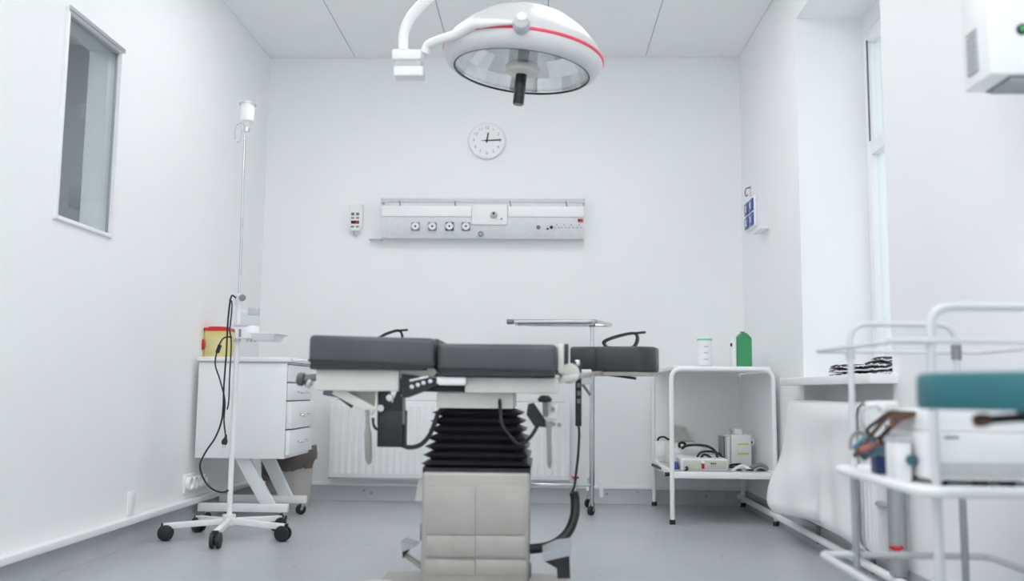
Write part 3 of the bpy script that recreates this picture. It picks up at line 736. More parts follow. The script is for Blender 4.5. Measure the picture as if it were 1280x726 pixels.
# cords hanging on the stand (front of pole)
def cable(name, pix, r, m, label, cat='cable', n=8, group=None, parent=None):
    pts = [PY(*p) if len(p) == 3 else p for p in pix]
    return MB().tube(catmull(pts, n), r, 8).build(name, m, parent, loc=None, label=label, cat=cat, group=group)
YC = 4.265
cable('extension_cable', [(295, 372, YC), (289, 371, YC), (285, 400, YC), (283, 440, YC - .01), (280, 480, YC), (278, 520, YC), (270, 545, YC), (257, 565, YC), (250, 582, YC), (256, 601, YC), (267, 612, YC), (280, 615, YC), (289, 608, 4.32), (291, 590, 4.34), (290, 572, 4.34), (289, 560, 4.33)], .0042, black_m, 'long black cord hanging in a wide loop from the iv stand')
t = thing('coiled_lead', PY(281, 553, YC), 'black lead with plug and inline switch hung on the iv stand', 'cable')
MB().tube(catmull([PY(*p) for p in [(290, 422, YC), (285, 421, YC - .004), (278, 424, YC - .006), (272, 437, YC - .01), (269, 455, YC - .01), (275, 475, YC - .008), (281, 500, YC - .006), (280, 525, YC - .006), (282, 545, YC - .006)]]), .0036, 8).build('cord', black_m, t)
a, b = PY(275, 431, YC - .008), PY(271.5, 441, YC - .01)
MB().cyl(a, b, .009, seg=12).build('inline_switch', black_m, t)
a = PY(281, 551, YC - .006)
pl = MB().lathe([(0, -.018), (.012, -.016), (.014, 0), (.007, .014), (.004, .03), (0, .03)], a, (.2, 0, 1), 16).build('plug', black_m, t)
for dx in (-.005, .005): MB().cyl(a + Vector((dx - .003, 0, -.03)), a + Vector((dx - .003, 0, -.014)), .002, seg=8).build('plug_pin', chrome_m, pl)
cable('lead', [(287, 374, YC - .004), (290, 380, YC - .004), (288, 405, YC - .008), (287, 412, YC - .008), (289, 425, YC), (288.5, 445, YC - .004), (287, 470, YC - .004), (286, 500, YC - .004), (284, 512, YC - .004)], .0036, mat('dark_blue_lead', (.012, .016, .05), .45), 'short dark blue lead hanging straight down from the iv stand')

# ================================================================== RIGHT BACK CART
KX0, KX1, KY0, KY1 = .69, 1.232, 4.98, 5.78
zt = PY(905, 460, KY0).z
t = thing('equipment_cart', ((KX0 + KX1) / 2, (KY0 + KY1) / 2, 0), 'open white tubular equipment cart in the back right corner', 'cart')
rt = .0125
zt_tube = zt - .006
for Y, nm in ((KY0, 'front_frame'), (KY1, 'rear_frame')):
    MB().tube(fillet([(KX0, Y, .02), (KX0, Y, zt_tube), (KX1, Y, zt_tube), (KX1, Y, .02)], .06), rt, 14).build(nm, white_m, t)
for x in (KX0, KX1):
    for y in (KY0, KY1): MB().cyl((x, y, 0), (x, y, .025), .0165, .0145, seg=14).build('foot_cap', black_m, t)
zs = PY(905, 593, KY0).z
MB().box(KX0 + .012, KX1 - .012, KY0 - .004, KY1, zt - .012, zt + .010, .004).build('top_shelf', white_m, t)
MB().box(KX0 + .012, KX1 - .012, KY0 + .014, KY1 - .014, zs + .004, zs + .012).build('lower_shelf', shelf_m, t)
sr = MB().box(KX0 + .01, KX1 - .01, KY0 - .012, KY0 + .012, zs - .022, zs + .012, .003).build('shelf_rail', white_m, t)
MB().box(KX0 + .01, KX1 - .01, KY1 - .012, KY1 + .012, zs - .022, zs + .012, .003).build('shelf_rail', white_m, t)
for x in (KX0, KX1): MB().box(x - .012, x + .012, KY0 + .012, KY1 - .012, zs - .022, zs + .016, .003).build('shelf_rail', white_m, t)
MB().cyl((KX0, KY0 + .02, zs - .004), (KX0 - .035, KY0 + .02, zs - .004), .011, seg=14).build('rail_plug', black_m, t)
MB().box(KX0, KX1, KY1 - .004, KY1 + .004, zs, zt - .02).build('back_panel', trim_m, t)
MB().box(KX1 - .004, KX1 + .003, KY0 + .02, KY1 - .02, zs, zt - .02).build('side_panel', trim_m, t)
SH = zs + .012; TP = zt + .010
# can and bottle on its top
p = PY(881, 455, 5.2)
t = thing('wet_wipe_can', (p.x, 5.2, TP), 'white round can with mint green rims on the equipment cart', 'can')
hh = PY(881, 423, 5.2).z - TP; rr = .040
MB().lathe([(0, 0), (rr, 0), (rr, hh), (0, hh)], (p.x, 5.2, TP), seg=28).build('body', plastic_m, t)
for z in (.004, hh - .008): MB().lathe([(rr - .002, z - .004), (rr + .002, z - .004), (rr + .002, z + .005), (rr - .002, z + .005)], (p.x, 5.2, TP), seg=28).build('rim', mint_m, t)
MB().lathe([(0, hh), (rr - .004, hh), (rr - .006, hh + .008), (0, hh + .008)], (p.x, 5.2, TP), seg=28).build('lid', white_m, t)
for k in range(3): MB().box(p.x - .012, p.x + .012, 5.2 - rr - .001, 5.2 - rr + .004, TP + hh * (.25 + .22 * k), TP + hh * (.25 + .22 * k) + .006).build('label_line', grey_m, t)
X0, X1, Z0, Z1 = rect(921, 416, 940, 455, 5.15)
t = thing('green_bottle', ((X0 + X1) / 2, 5.19, TP), 'flat green bottle with black side button on the equipment cart', 'bottle')
xm = (X0 + X1) / 2; hh = Z1 - TP
MB().prism([(X0, TP), (X1, TP), (X1, TP + hh * .86), (xm + .014, TP + hh), (xm - .014, TP + hh), (X0, TP + hh * .86)], 5.15, 5.23).build('body', green_m, t)
MB().box(X0 - .022, X0 - .001, 5.155, 5.225, TP, TP + hh * .88, .004).build('side_holder', plastic_m, t)
MB().box(X1 + .001, X1 + .008, 5.155, 5.225, TP, TP + hh * .85, .003).build('side_holder', plastic_m, t)
MB().lathe([(0, 0), (.010, 0), (.009, .008), (0, .008)], (X0 - .022, 5.18, TP + hh * .66), (-1, 0, 0), 14).build('button', black_m, t)
MB().cyl((xm, 5.19, TP + hh - .002), (xm, 5.19, TP + hh + .010), .012, seg=14).build('cap', green_m, t)

# equipment on its lower shelf
def dev(name, px, Y, D, label, cat, mm=plastic_m, bevel=.005):
    X0, X1, Z0, Z1 = rect(*px, Y)
    t = thing(name, ((X0 + X1) / 2, Y + D / 2, SH), label, cat)
    MB().box(X0, X1, Y, Y + D, SH, Z1, bevel).build('case', mm, t)
    return t, X0, X1, SH, Z1
t, X0, X1, Z0, Z1 = dev('electrosurgical_unit', (852, 573, 910, 592, 5.06)[:4], 5.06, .30, 'low white electrosurgical box with red and white buttons on the lower shelf', 'device')
fp = MB().box(X0 + .008, X1 - .008, 5.056, 5.062, Z0 + .008, Z1 - .008, .002).build('front_panel', beige_m, t)
for k, (u, v, mm) in enumerate(((.46, .72, white_m), (.46, .5, red_m), (.46, .3, red_m))):
    q = (X0 + (X1 - X0) * u, 5.056, Z0 + (Z1 - Z0) * v)
    MB().lathe([(0, 0), (.009, 0), (.008, .006), (0, .006)], q, (0, -1, 0), 14).build('button', mm, fp)
for u in (.64, .68, .73): MB().cyl((X0 + (X1 - X0) * u, 5.057, Z0 + (Z1 - Z0) * .62), (X0 + (X1 - X0) * u, 5.052, Z0 + (Z1 - Z0) * .62), .004, seg=8).build('jack', black_m, fp)
MB().box(X0 + (X1 - X0) * .6, X0 + (X1 - X0) * .9, 5.0545, 5.057, Z0 + .020, Z0 + .028).build('label_strip', grey_m, fp)
t, X0, X1, Z0, Z1 = dev('power_supply_box', (838, 555, 878, 592), 5.40, .26, 'plain ivory box behind the electrosurgical unit', 'box', warm_m)
MB().box(X0 + .01, X1 - .01, 5.397, 5.401, Z1 - .05, Z1 - .02, .001).build('label_strip', plastic_m, t)
t, X0, X1, Z0, Z1 = dev('monitor_box', (819, 551, 866, 592), 5.44 + .24, .08, 'white instrument box with cable on top at the back left of the shelf', 'box', plastic_m)
MB().box(X0 + .01, X1 - .01, 5.676, 5.681, SH + .03, Z1 - .03, .001).build('front_panel', white_m, t)
ZB = Z1
a, b, c, d = PY(842, 530, 5.6), PY(861, 534, 5.6), PY(869, 549, 5.6), PY(842, 545, 5.6)
t = thing('tilted_display', ((a.x + c.x) / 2, 5.66, ZB), 'pale green tilted display panel above the white instrument box', 'display')
MB().hexa([(d.x, 5.66, ZB), (c.x, 5.66, ZB), (c.x, 5.73, ZB), (d.x, 5.73, ZB), (a.x, 5.70, a.z), (b.x, 5.70, b.z), (b.x, 5.75, b.z), (a.x, 5.75, a.z)], .005).build('housing', beige_m, t)
MB().hexa([(d.x + .012, 5.657, ZB + .012), (c.x - .014, 5.657, ZB + .010), (c.x - .014, 5.664, ZB + .010), (d.x + .012, 5.664, ZB + .012), (a.x + .012, 5.692, a.z - .012), (b.x - .006, 5.692, b.z - .012), (b.x - .006, 5.70, b.z - .012), (a.x + .012, 5.70, a.z - .012)]).build('screen', mat('grey_green_screen', (.42, .45, .40), .25), t)
# white twin pump unit
Yp = 5.35
X0, X1, Z0, Z1 = rect(914, 543, 940, 588, Yp)
t = thing('infusion_pump', ((X0 + X1) / 2, Yp + .08, SH), 'upright white pump with yellow tape stripes on the lower shelf', 'device')
MB().box(X0, X1, Yp, Yp + .16, SH, Z1, .008).build('case', plastic_m, t)
q = rect(919, 536, 929, 543, Yp); MB().box(q[0], q[1], Yp + .02, Yp + .12, Z1 - .002, q[3], .006).build('upper_housing', plastic_m, t)
for px in (911.5, 918):
    p = PY(px, 540, Yp + .04); MB().lathe([(0, -.016), (.013, -.014), (.014, .010), (.010, .016), (0, .016)], (p.x, Yp + .05, p.z), (0, 0, 1), 14).build('knob', grey_m, t)
q = rect(937, 549, 944, 557, Yp); b = MB().box(q[0], q[1], Yp + .02, Yp + .10, q[2], q[3], .006).build('side_handle', plastic_m, t)
p = PY(940, 553, Yp); MB().cyl((p.x, Yp + .022, p.z), (p.x, Yp + .012, p.z), .007, seg=12).build('handle_screw', black_m, b)
for py in (555, 567):
    q = rect(922, py - 1.2, 936, py + 1.2, Yp); MB().box(q[0], q[1], Yp - .002, Yp + .001, q[2], q[3]).build('tape_stripe', tagy_m, t)
for px in (904.5, 909):
    p = PY(px, 545, Yp); MB().box(p.x - .008, p.x + .008, Yp + .03, Yp + .12, SH, PY(px, 545 if px < 906 else 546, Yp).z, .003).build('side_plate', midgrey_m if px < 906 else grey_m, t)
q = rect(908, 546, 914, 588, Yp); MB().box(q[0] + .006, q[1] - .002, Yp + .01, Yp + .14, SH, q[3], .003).build('side_cover', white_m, t)
X0, X1, Z0, Z1 = rect(940, 553, 951, 588, 5.5)
t = thing('dark_case', ((X0 + X1) / 2, 5.55, SH), 'narrow dark grey case behind the upright pump', 'case')
MB().box(X0, X1, 5.5, 5.6, SH, Z1, .006).build('body', midgrey_m, t); MB().box(X0 + .01, X1 - .01, 5.53, 5.57, Z1, Z1 + .010, .003).build('grip', black_m, t)
# blue box
X0, X1, Z0, Z1 = rect(844, 578, 848, 592, 5.12)
MB().box(X0, X1, 5.12, 5.22, SH, Z1, .002).build('blue_carton', mat('blue_card', (.04, .08, .32), .5), label='thin blue carton left of the electrosurgical unit', cat='carton')
X0, X1, Z0, Z1 = rect(848.6, 573, 851.2, 592, 5.14)
MB().box(X0, X1, 5.14, 5.24, SH, Z1, .002).build('grey_carton', shelf_m, label='thin grey carton between the blue carton and electrosurgical unit', cat='carton')
# cables on the shelf
cable('cable', [(822, 551, 5.72), (824, 547, 5.72), (830, 546, 5.70), (836, 549, 5.70), (842, 546, 5.70), (848, 546, 5.68), (846, 550, 5.68)], .006, black_m, 'thin black cable curled on top of the white instrument box')
cable('cable', [(850, 559, 5.38), (849, 555, 5.37), (853, 553, 5.36), (857, 556, 5.36), (853, 560, 5.36), (858, 557, 5.34), (870, 556, 5.30), (885, 558, 5.25), (894, 564, 5.2), (897, 572, 5.18)], .0075, black_m, 'thick black cable with plug arching over the ivory box')
cable('cable', [(871, 572, 5.2), (875, 566, 5.2), (883, 564, 5.2), (893, 565, 5.22), (900, 568, 5.24), (905, 574, 5.26)], .006, black_m, 'black cable looping over the top of the electrosurgical unit')
cable('cable', [(876, 572, 5.16), (880, 568, 5.16), (886, 570, 5.16), (889, 573, 5.16)], .0065, black_m, 'short black cable loop lying on the electrosurgical unit')
cable('cable', [(845, 590, 5.05), (851, 592, 5.03), (856, 589, 5.03), (859, 586, 5.04), (858, 583, 5.045)], .0065, black_m, 'black plug lead curling up at the corner of electrosurgical unit')
cable('cable', [(816, 581, 5.62), (822, 583.5, 5.5), (830, 586, 5.3), (840, 588, 5.15), (846, 590, 5.1)], .010, black_m, 'black hose lying along the left edge of lower shelf')
cable('cable', [(818, 586, 5.5), (826, 589, 5.3), (836, 592, 5.12)], .005, mat('grey_hose', (.3, .31, .32), .4), 'thin grey hose beside the black hose on lower shelf')
for k, (pts, mm, lb) in enumerate(((
    [(912, 592, 5.1), (918, 587, 5.12), (926, 583, 5.14), (932, 584, 5.14), (938, 588, 5.12)], plastic_m, 'white corrugated hose arching over the lower shelf at right'),
    ([(932, 590, 5.12), (940, 584, 5.14), (950, 581, 5.14), (957, 584, 5.12), (960, 590, 5.1)], midgrey_m, 'dark grey hose end at the right edge of lower shelf'),
    ([(918, 591, 5.08), (924, 588, 5.08), (930, 591, 5.08), (937, 588, 5.08), (944, 591, 5.08), (951, 587, 5.08), (958, 591, 5.08)], black_m, 'black cable wound along the front of lower shelf'),
    ([(912, 582, 5.3), (918, 580.5, 5.28), (926, 580.5, 5.26), (920, 584, 5.24), (912, 584, 5.26)], black_m, 'flat black cable loop at the foot of the upright pump'))):
    cable('hose', pts, (.011, .012, .009, .007)[k], mm, lb, 'hose')

# ================================================================== MAYO STAND
MYY = 5.30
t = thing('mayo_stand', (PZ(740, 643, 0).x, MYY, 0), 'chrome instrument stand with flat tray frame behind the table', 'instrument stand')
px0 = PY(740, 620, MYY).x
ztr = PY(740, 405, MYY).z; zbar = PY(700, 606, MYY).z
MB().cyl((px0, MYY, zbar - .06), (px0, MYY, ztr), .0115, seg=16).build('pole', chrome_m, t)
MB().cyl((px0, MYY, PY(740, 470, MYY).z), (px0, MYY, zbar), .0145, seg=16).build('outer_pole', chrome_m, t)
MB().cyl((px0, MYY, .075), (px0, MYY, zbar - .04), .009, seg=12).build('caster_stem', chrome_m, t)
MB().bar((px0, MYY, zbar), (px0 - .62, MYY, zbar), .02, .018, .003).build('base_bar', chrome_m, t)
for x in (px0, px0 - .62):
    MB().bar((x, MYY - .01, zbar), (x, MYY + .36, zbar), .02, .018, .003).build('base_leg', chrome_m, t)
MB().box(px0 - .03, px0 - .018, MYY - .015, MYY + .015, zbar - .03, zbar - .008, .003).build('base_clip', plastic_m, t)
MB().box(px0 + .03 + .03, px0 + .085, MYY + .30, MYY + .34, zbar - .10, zbar - .0, .003).build('side_stop', plastic_m, t)
MB().bar((px0, MYY + .32, zbar - .006), (px0 + .08, MYY + .32, zbar - .006), .014, .010).build('stop_arm', plastic_m, t)
for x, y in ((px0, MYY), (px0, MYY + .34), (px0 - .62, MYY), (px0 - .62, MYY + .34)):
    caster(t, x, y, .078, .026, .9)
    if not (x == px0 and y == MYY): MB().cyl((x, y, .07), (x, y, zbar), .009, seg=12).build('caster_stem', chrome_m, t)
# tray frame on top
ta, tb = PY(638, 407, MYY - .04), PY(741, 404, MYY)
fr = fillet([(ta.x, MYY - .12, ztr + .004), (px0 + .01, MYY - .12, ztr + .008), (px0 + .13, MYY + .24, ztr + .012), (ta.x + .10, MYY + .24, ztr + .012)], .03, closed=True)
MB().tube(fr, .011, 10, True).build('tray_frame', chrome_m, t)
MB().box(ta.x + .02, px0 - .005, MYY - .09, MYY + .21, ztr + .004, ztr + .011, .002).build('tray', steel_m, t)
MB().bar((ta.x + .04, MYY - .02, ztr - .006), (px0 + .012, MYY - .02, ztr - .002), .024, .018, .003).build('support_arm', chrome_m, t)
MB().box(ta.x - .018, ta.x + .022, MYY - .145, MYY - .09, ztr - .012, ztr + .014, .004).build('corner_clamp', darksteel_m, t)
MB().box(px0 - .018, px0 + .018, MYY - .03, MYY + .03, ztr - .016, ztr + .020, .004).build('corner_clamp', darksteel_m, t)

# ================================================================== OPERATING TABLE
TYF = 2.92; TYB = 3.46; TYM = 3.19
t = OT = thing('operating_table', (PY(595, 600, TYM).x, TYM, 0), 'operating table with charcoal pads and steel pedestal in the centre', 'operating table')
def pad(name, px, y0, y1, mm, bev=.016, tilt=0):
    X0, X1, Z0, Z1 = rect(*px, y0)
    dz = (X1 - X0) * tilt
    o = MB().hexa([(X0, y0, Z0), (X1, y0, Z0 - dz), (X1, y1, Z0 - dz), (X0, y1, Z0), (X0, y0, Z1), (X1, y0, Z1 - dz), (X1, y1, Z1 - dz), (X0, y1, Z1)], bev, 4).build(name, mm, t)
    pz = Z0 + .014
    MB().tube([(X0 + .004, y0 - .002, pz), (X1 - .004, y0 - .002, pz - dz), (X1 - .002, y1, pz - dz), (X0 + .002, y1, pz)], .004, 8, True).build('piping', piping_m, o)
    return X0, X1, Z0, Z1
L = pad('leg_cushion', (386, 418, 543, 457), TYF, TYB, vinyl_m, tilt=.02)
MB().box(L[0] + .004, L[1] - .03, TYF + .01, TYB - .01, L[2] - .014, L[2] + .004, .003).build('cushion_board', piping_m, t)
C_ = pad('seat_cushion', (547, 429, 696, 467), TYF, TYB, vinyl_m)
MB().box(C_[0] + .004, C_[1] - .004, TYF + .008, TYB - .01, C_[2] - .010, C_[2] + .004, .003).build('cushion_board', piping_m, t)
q = rect(543, 422, 548, 456, TYF + .06); MB().box(q[0] - .012, q[1] + .002, TYF + .05, TYB - .02, q[2], q[3] - .004, .006).build('joint_gusset', vinyl2_m, t)
q = rect(697, 429, 705, 466, TYF + .03); MB().box(q[0], q[1], TYF + .03, TYB - .03, q[2], q[3], .006).build('end_plate', cream_m, t)
q = rect(705, 429, 711, 456, TYF + .12); MB().box(q[0], q[1], TYF + .14, TYB, q[2], q[3], .004).build('end_pad', vinyl2_m, t)
# metal frames
def fbox(name, px, y0, y1, mm, bev=.004):
    X0, X1, Z0, Z1 = rect(*px, y0); return MB().box(X0, X1, y0, y1, Z0, Z1, bev).build(name, mm, t)
lf = fbox('leg_frame', (395, 461, 498, 489), TYF + .04, TYB - .04, cream_m, .006)
a, b = PY(500, 460, TYF + .06), PY(546, 469, TYF + .06)
MB().prism([(a.x, a.z - .0), (b.x - .01, a.z), (b.x, a.z - .012), (b.x - .012, b.z - .004), (a.x + .03, b.z + .002), (a.x, b.z - .01)], TYF + .06, TYB - .06).build('hinge_arm', cream_m, t)
fbox('seat_frame', (581, 471, 698, 492), TYF + .05, TYB - .05, cream_m, .006)
fbox('side_rail', (546, 471, 582, 480), TYF + .02, TYF + .035, white_m, .002)
fbox('cross_beam', (530, 481, 580, 490), TYF + .10, TYB - .10, black_m, .003)
fbox('column_head', (546, 490, 642, 511), TYF + .10, TYB - .10, cream_m, .005)
# hinge block with bolts
a = PY(503, 466, TYF + .05); b = PY(546, 497, TYF + .05)
hb = MB().prism([(PY(502, 467, TYF + .05).x, PY(502, 467, TYF + .05).z), (PY(546, 472, TYF + .05).x, PY(546, 472, TYF + .05).z), (PY(546, 482, TYF + .05).x, PY(546, 482, TYF + .05).z), (PY(508, 497, TYF + .05).x, PY(508, 497, TYF + .05).z), (PY(502, 497, TYF + .05).x, PY(502, 497, TYF + .05).z)], TYF + .05, TYF + .11).build('hinge_block', black_m, t)
for px, py in ((515, 483.5), (522.5, 481), (529.5, 478.5), (538, 476.5)):
    p = PY(px, py, TYF + .05); MB().lathe([(0, -.002), (.008, -.002), (.007, .006), (0, .007)], p, (0, -1, 0), 14).build('bolt', chrome_m, hb)
MB().bar(PY(512, 476, TYF + .045), PY(536, 470.5, TYF + .045), .008, .009, .002).build('hinge_link', chrome_m, t)
# knob at the far left end
p = PY(377, 474, TYF + .08); p2 = PY(398, 471, TYF + .08)
MB().cyl(p, p2, .012, seg=14).build('clamp_stem', darksteel_m, t)
MB().lathe([(0, -.012), (.014, -.012), (.022, -.006), (.022, .008), (.016, .014), (0, .014)], p, (-1, 0, .15), 22).build('clamp_knob', mat('dark_knob', (.09, .09, .10), .35), t)
p = PY(386, 479, TYF + .08); MB().lathe([(0, -.02), (.010, -.018), (.014, 0), (.008, .015), (0, .016)], p, (-.5, 0, -1), 16).build('clamp_lever', chrome_m, t)
# brace plates under the leg frame
a, b = PY(418, 487, TYF + .08), PY(468, 514, TYF + .08)
MB().bar(a, b, .03, .022, .003, up=(0, -1, 0)).build('gas_strut', cream_m, t)
MB().bar(a + Vector((.012, .015, -.016)), PY(442, 507, TYF + .1), .02, .016, .002, up=(0, -1, 0)).build('strut_shadow', black_m, t)  # black bar standing in for the shadow below the strut
MB().prism([(PY(x, y, TYF + .1).x, PY(x, y, TYF + .1).z) for x, y in ((432, 489), (472, 489), (470, 512), (452, 503))], TYF + .10, TYF + .13).build('gusset_plate', steel_m, t)
MB().cyl(PY(405, 489, TYF + .1), PY(430, 494, TYF + .1), .012, seg=12).build('cross_pin', darksteel_m, t)
p0, p1 = PY(459, 512, TYF + .06), PY(461, 580, TYF + .06)
MB().tube([p0, p0.lerp(p1, .3), p0.lerp(p1, .45), p0.lerp(p1, .9), p1], [.006, .007, .012, .011, .005], 12).build('hanging_lever', mat('grey_lever', (.26, .27, .25), .4), t)
# black control box
q = rect(472, 513, 503, 559, TYF + .08)
cb = MB().box(q[0], q[1], TYF + .08, TYF + .18, q[2], q[3], .004).build('control_box', black_m, t)
MB().prism([(PY(x, y, TYF + .09).x, PY(x, y, TYF + .09).z) for x, y in ((473, 489), (484, 489), (487, 512), (496, 489), (503, 489), (503, 514), (472, 514))], TYF + .09, TYF + .16).build('box_bracket', black_m, t)
for px, py in ((477, 510), (488, 497)):
    p = PY(px, py, TYF + .085); MB().cyl(p, p + Vector((0, -.02, 0)), .011, seg=14).build('guide_roller', chrome_m, t)
MB().box(PY(469, 490, TYF + .07).x, PY(472, 490, TYF + .07).x, TYF + .07, TYF + .09, PY(470, 530, TYF + .07).z, PY(470, 489, TYF + .07).z).build('guide_rod', cream_m, t)
p = PY(505, 494, TYF + .07); MB().box(p.x - .003, p.x + .003, TYF + .07, TYF + .08, PY(505, 530, TYF + .07).z, p.z).build('guide_rod', darksteel_m, t)
MB().cyl(p, p + Vector((0, -.012, 0)), .008, seg=12).build('rod_knob', chrome_m, t)
MB().tube(catmull([PY(*k) for k in ((466, 522, TYF + .09), (468, 533, TYF + .09), (474, 538, TYF + .1))]), .005, 8).build('signal_cable', black_m, t)
MB().tube(catmull([PY(*k) for k in ((502, 556, TYF + .10), (512, 559, TYF + .10), (525, 556, TYF + .11), (536, 545, TYF + .12), (543, 530, TYF + .12), (548, 516, TYF + .12), (556, 508, TYF + .12), (560, 500, TYF + .12))]), .0075, 10).build('supply_hose', black_m, t)
# bellows
def rrect(hx, hy, r, n=5):
    out = []
    for cx, cy, a0 in ((hx - r, hy - r, 0), (-hx + r, hy - r, PI / 2), (-hx + r, -hy + r, PI), (hx - r, -hy + r, 1.5 * PI)):
        for k in range(n + 1): a = a0 + k / n * PI / 2; out.append((cx + r * math.cos(a), cy + r * math.sin(a)))
    return out
CX = (PY(530, 580, 3.02).x + PY(660, 580, 3.02).x) / 2; CYm = TYM
m = MB(); zt0, zb0 = PY(595, 511, 3.02).z, PY(595, 586, 3.02).z
rings = []; NP = 7
for k in range(2 * NP + 1):
    u = k / (2 * NP); z = zt0 + (zb0 - zt0) * u
    hw = .138 + .034 * u; dd = 0 if k % 2 == 0 else -.020
    if k % 2 == 1: dd = .012
    hw2 = hw + (dd if k % 2 else -.022 + .004 * u)
    rings.append([m._v((CX + a, CYm + b * .95, z)) for a, b in rrect(hw2, hw2, .025)])
for A, B in zip(rings, rings[1:]):
    for k in range(len(A)): m.bm.faces.new((A[k], A[(k + 1) % len(A)], B[(k + 1) % len(A)], B[k]))
m.bm.faces.new(rings[0]); m.bm.faces.new(rings[-1])
m.build('bellows', bellow_m, t, angle=25)
m = MB()
for z, e in ((zb0 - .004, .176),):
    m.prism(rrect(e, e * .97, .02), z - .012, z + .006, 'xy')
o = m.build('bellows_flange', black_m, t); 
ORGX = Vector((CX, CYm, 0))
for v in o.data.vertices: v.co += ORGX
# column cover (steel)
X0, X1, Z0, Z1 = rect(528, 590, 661, 720, 3.01)
cy0, cy1 = 3.01, 3.37
BT = .05
MB().box(X0, X1, cy0, cy1, BT, zb0 - .010, .010, 3).build('column_cover', steel_m, t)
xm = (X0 + X1) / 2
for (a0, a1, b0, b1) in ((533, 594, 607, 668), (595, 656, 607, 668), (533, 594, 669, 696), (595, 656, 669, 696), (531, 594, 699, 719), (595, 658, 699, 719)):
    q = rect(a0, b0, a1, b1, cy0); MB().box(q[0], q[1], cy0 - .005, cy0 + .002, q[2], q[3], .0015).build('cover_panel', steel_m, t)
q = rect(531, 696.3, 658, 698.7, cy0); MB().box(q[0], q[1], cy0 - .003, cy0 + .002, q[2], q[3]).build('cover_seam', midgrey_m, t)
q = rect(519, 598, 527, 626, cy0 + .12); MB().prism([(q[0], q[2]), (q[1] + .004, q[2] + .0), (q[1] + .004, q[3]), (q[0] + .012, q[3])], cy0 + .12, cy0 + .2).build('side_bracket', cream_m, t)
q = rect(525, 655, 529, 676, cy0 + .05); MB().box(q[0], q[1], cy0 + .05, cy0 + .12, q[2], q[3], .003).build('side_latch', midgrey_m, t)
q = rect(660, 706, 664, 722, cy0 + .05); MB().box(q[0] - .004, q[1], cy0 + .05, cy0 + .10, q[2], q[3], .002).build('side_latch', midgrey_m, t)
# base
BX0, BX1 = PY(458, 718, 2.92).x, PY(712, 718, 2.92).x
MB().prism([(BX0, 2.92), (BX0 + .02, 2.84), (BX1 - .02, 2.84), (BX1, 2.92), (BX1, 3.34), (BX0, 3.34)], .02, BT, 'xy').build('base_plate', steel_m, t)
for x in (BX0 + .06, BX1 - .06):
    for y in (2.92, 3.27): MB().cyl((x, y, 0), (x, y, .022), .03, .022, seg=18).build('base_foot', black_m, t)
MB().lathe([(0, .035), (.05, .03), (.075, 0), (0, 0)], (PY(473, 712, 3.0).x, 3.0, BT - .001), seg=24).build('highlight_dome', cream_m, t)  # pale dome put in for a blurred highlight by the base
# pedals
Yp = 3.10
pl = MB().prism([(PY(x, y, Yp).x, PY(x, y, Yp).z) for x, y in ((501, 677), (520, 683), (502, 690))], Yp, Yp + .10).build('pedal', alu_m, t)
MB().prism([(PY(x, y, Yp).x, PY(x, y, Yp).z) for x, y in ((502, 689), (510, 688), (503, 699))], Yp + .01, Yp + .09).build('pedal_pad', black_m, pl)
a = PY(505, 692, Yp + .05); MB().bar(a, (X0 + .02, Yp + .05, BT + .03), .02, .014).build('pedal_arm', steel_m, pl)
Yp = 2.92
pl = MB().prism([(PY(x, y, Yp).x, PY(x, y, Yp).z) for x, y in ((678, 691), (697, 683), (715, 681), (714, 694), (679, 702))], Yp, Yp + .14).build('pedal', alu_m, t)
MB().prism([(PY(x, y, Yp).x, PY(x, y, Yp).z) for x, y in ((680, 702), (712, 693.5), (713, 724), (697, 724), (696, 711))], Yp + .01, Yp + .13).build('pedal_pad', black_m, pl)
p = PY(706, 721, Yp); MB().box(p.x - .018, p.x + .018, Yp - .004, Yp + .10, BT - .004, BT + .022, .004).build('pedal_bracket', chrome_m, pl)
# right hand clamp, lever, cables
p = PY(681, 499, TYF + .04); MB().lathe([(0, -.010), (.020, -.008), (.024, 0), (.014, .012), (0, .014)], p, (0, 0, 1), 18).build('clamp_knob', black_m, t)
MB().tube([PY(681, 500, TYF + .05), PY(682, 520, TYF + .05)], .008, 10).build('clamp_stem', darksteel_m, t)
q = rect(676, 503, 698, 533, TYF + .06); cl = MB().box(q[0] + .01, q[1], TYF + .06, TYF + .11, q[2] + .02, q[3], .010).build('rail_clamp', cream_m, t)
for px, py in ((691, 511), (692, 530), (699, 531)):
    p = PY(px, py, TYF + .06); MB().cyl(p, p + Vector((0, -.012, 0)), .007, seg=10).build('clamp_pin', midgrey_m, cl)
p0, p1 = PY(686, 526, TYF + .05), PY(687, 585, TYF + .05)
MB().tube([p0, p0.lerp(p1, .2), p0.lerp(p1, .5), p0.lerp(p1, .9), p1], [.012, .008, .0075, .008, .004], 12).build('hanging_lever', mat('grey_lever', (.26, .27, .25), .4), t)
MB().prism([(PY(x, y, TYF + .1).x, PY(x, y, TYF + .1).z) for x, y in ((660, 505), (667, 503), (684, 528), (684, 534), (668, 533), (658, 518))], TYF + .10, TYF + .13).build('clamp_arm', black_m, t)
MB().tube(catmull([PY(*k) for k in ((672, 532, TYF + .09), (664, 545, TYF + .08), (654, 554, TYF + .06), (645, 553, TYF + .05), (634, 540, TYF + .05), (627, 528, TYF + .05), (625, 505, TYF + .08), (625, 498, TYF + .12))]), .006, 8).build('signal_cable', black_m, t)
q = rect(700, 455, 724, 478, TYF + .14); jt = MB().lathe([(0, -.045), (.03, -.045), (.034, -.035), (.034, .035), (.03, .045), (0, .045)], ((q[0] + q[1]) / 2, TYF + .18, (q[2] + q[3]) / 2), (0, 1, 0), 24).build('swivel_joint', cream_m, t)
MB().bar(PY(690, 478, TYF + .12), PY(722, 470, TYF + .12), .03, .020, .005).build('swivel_arm', cream_m, t)
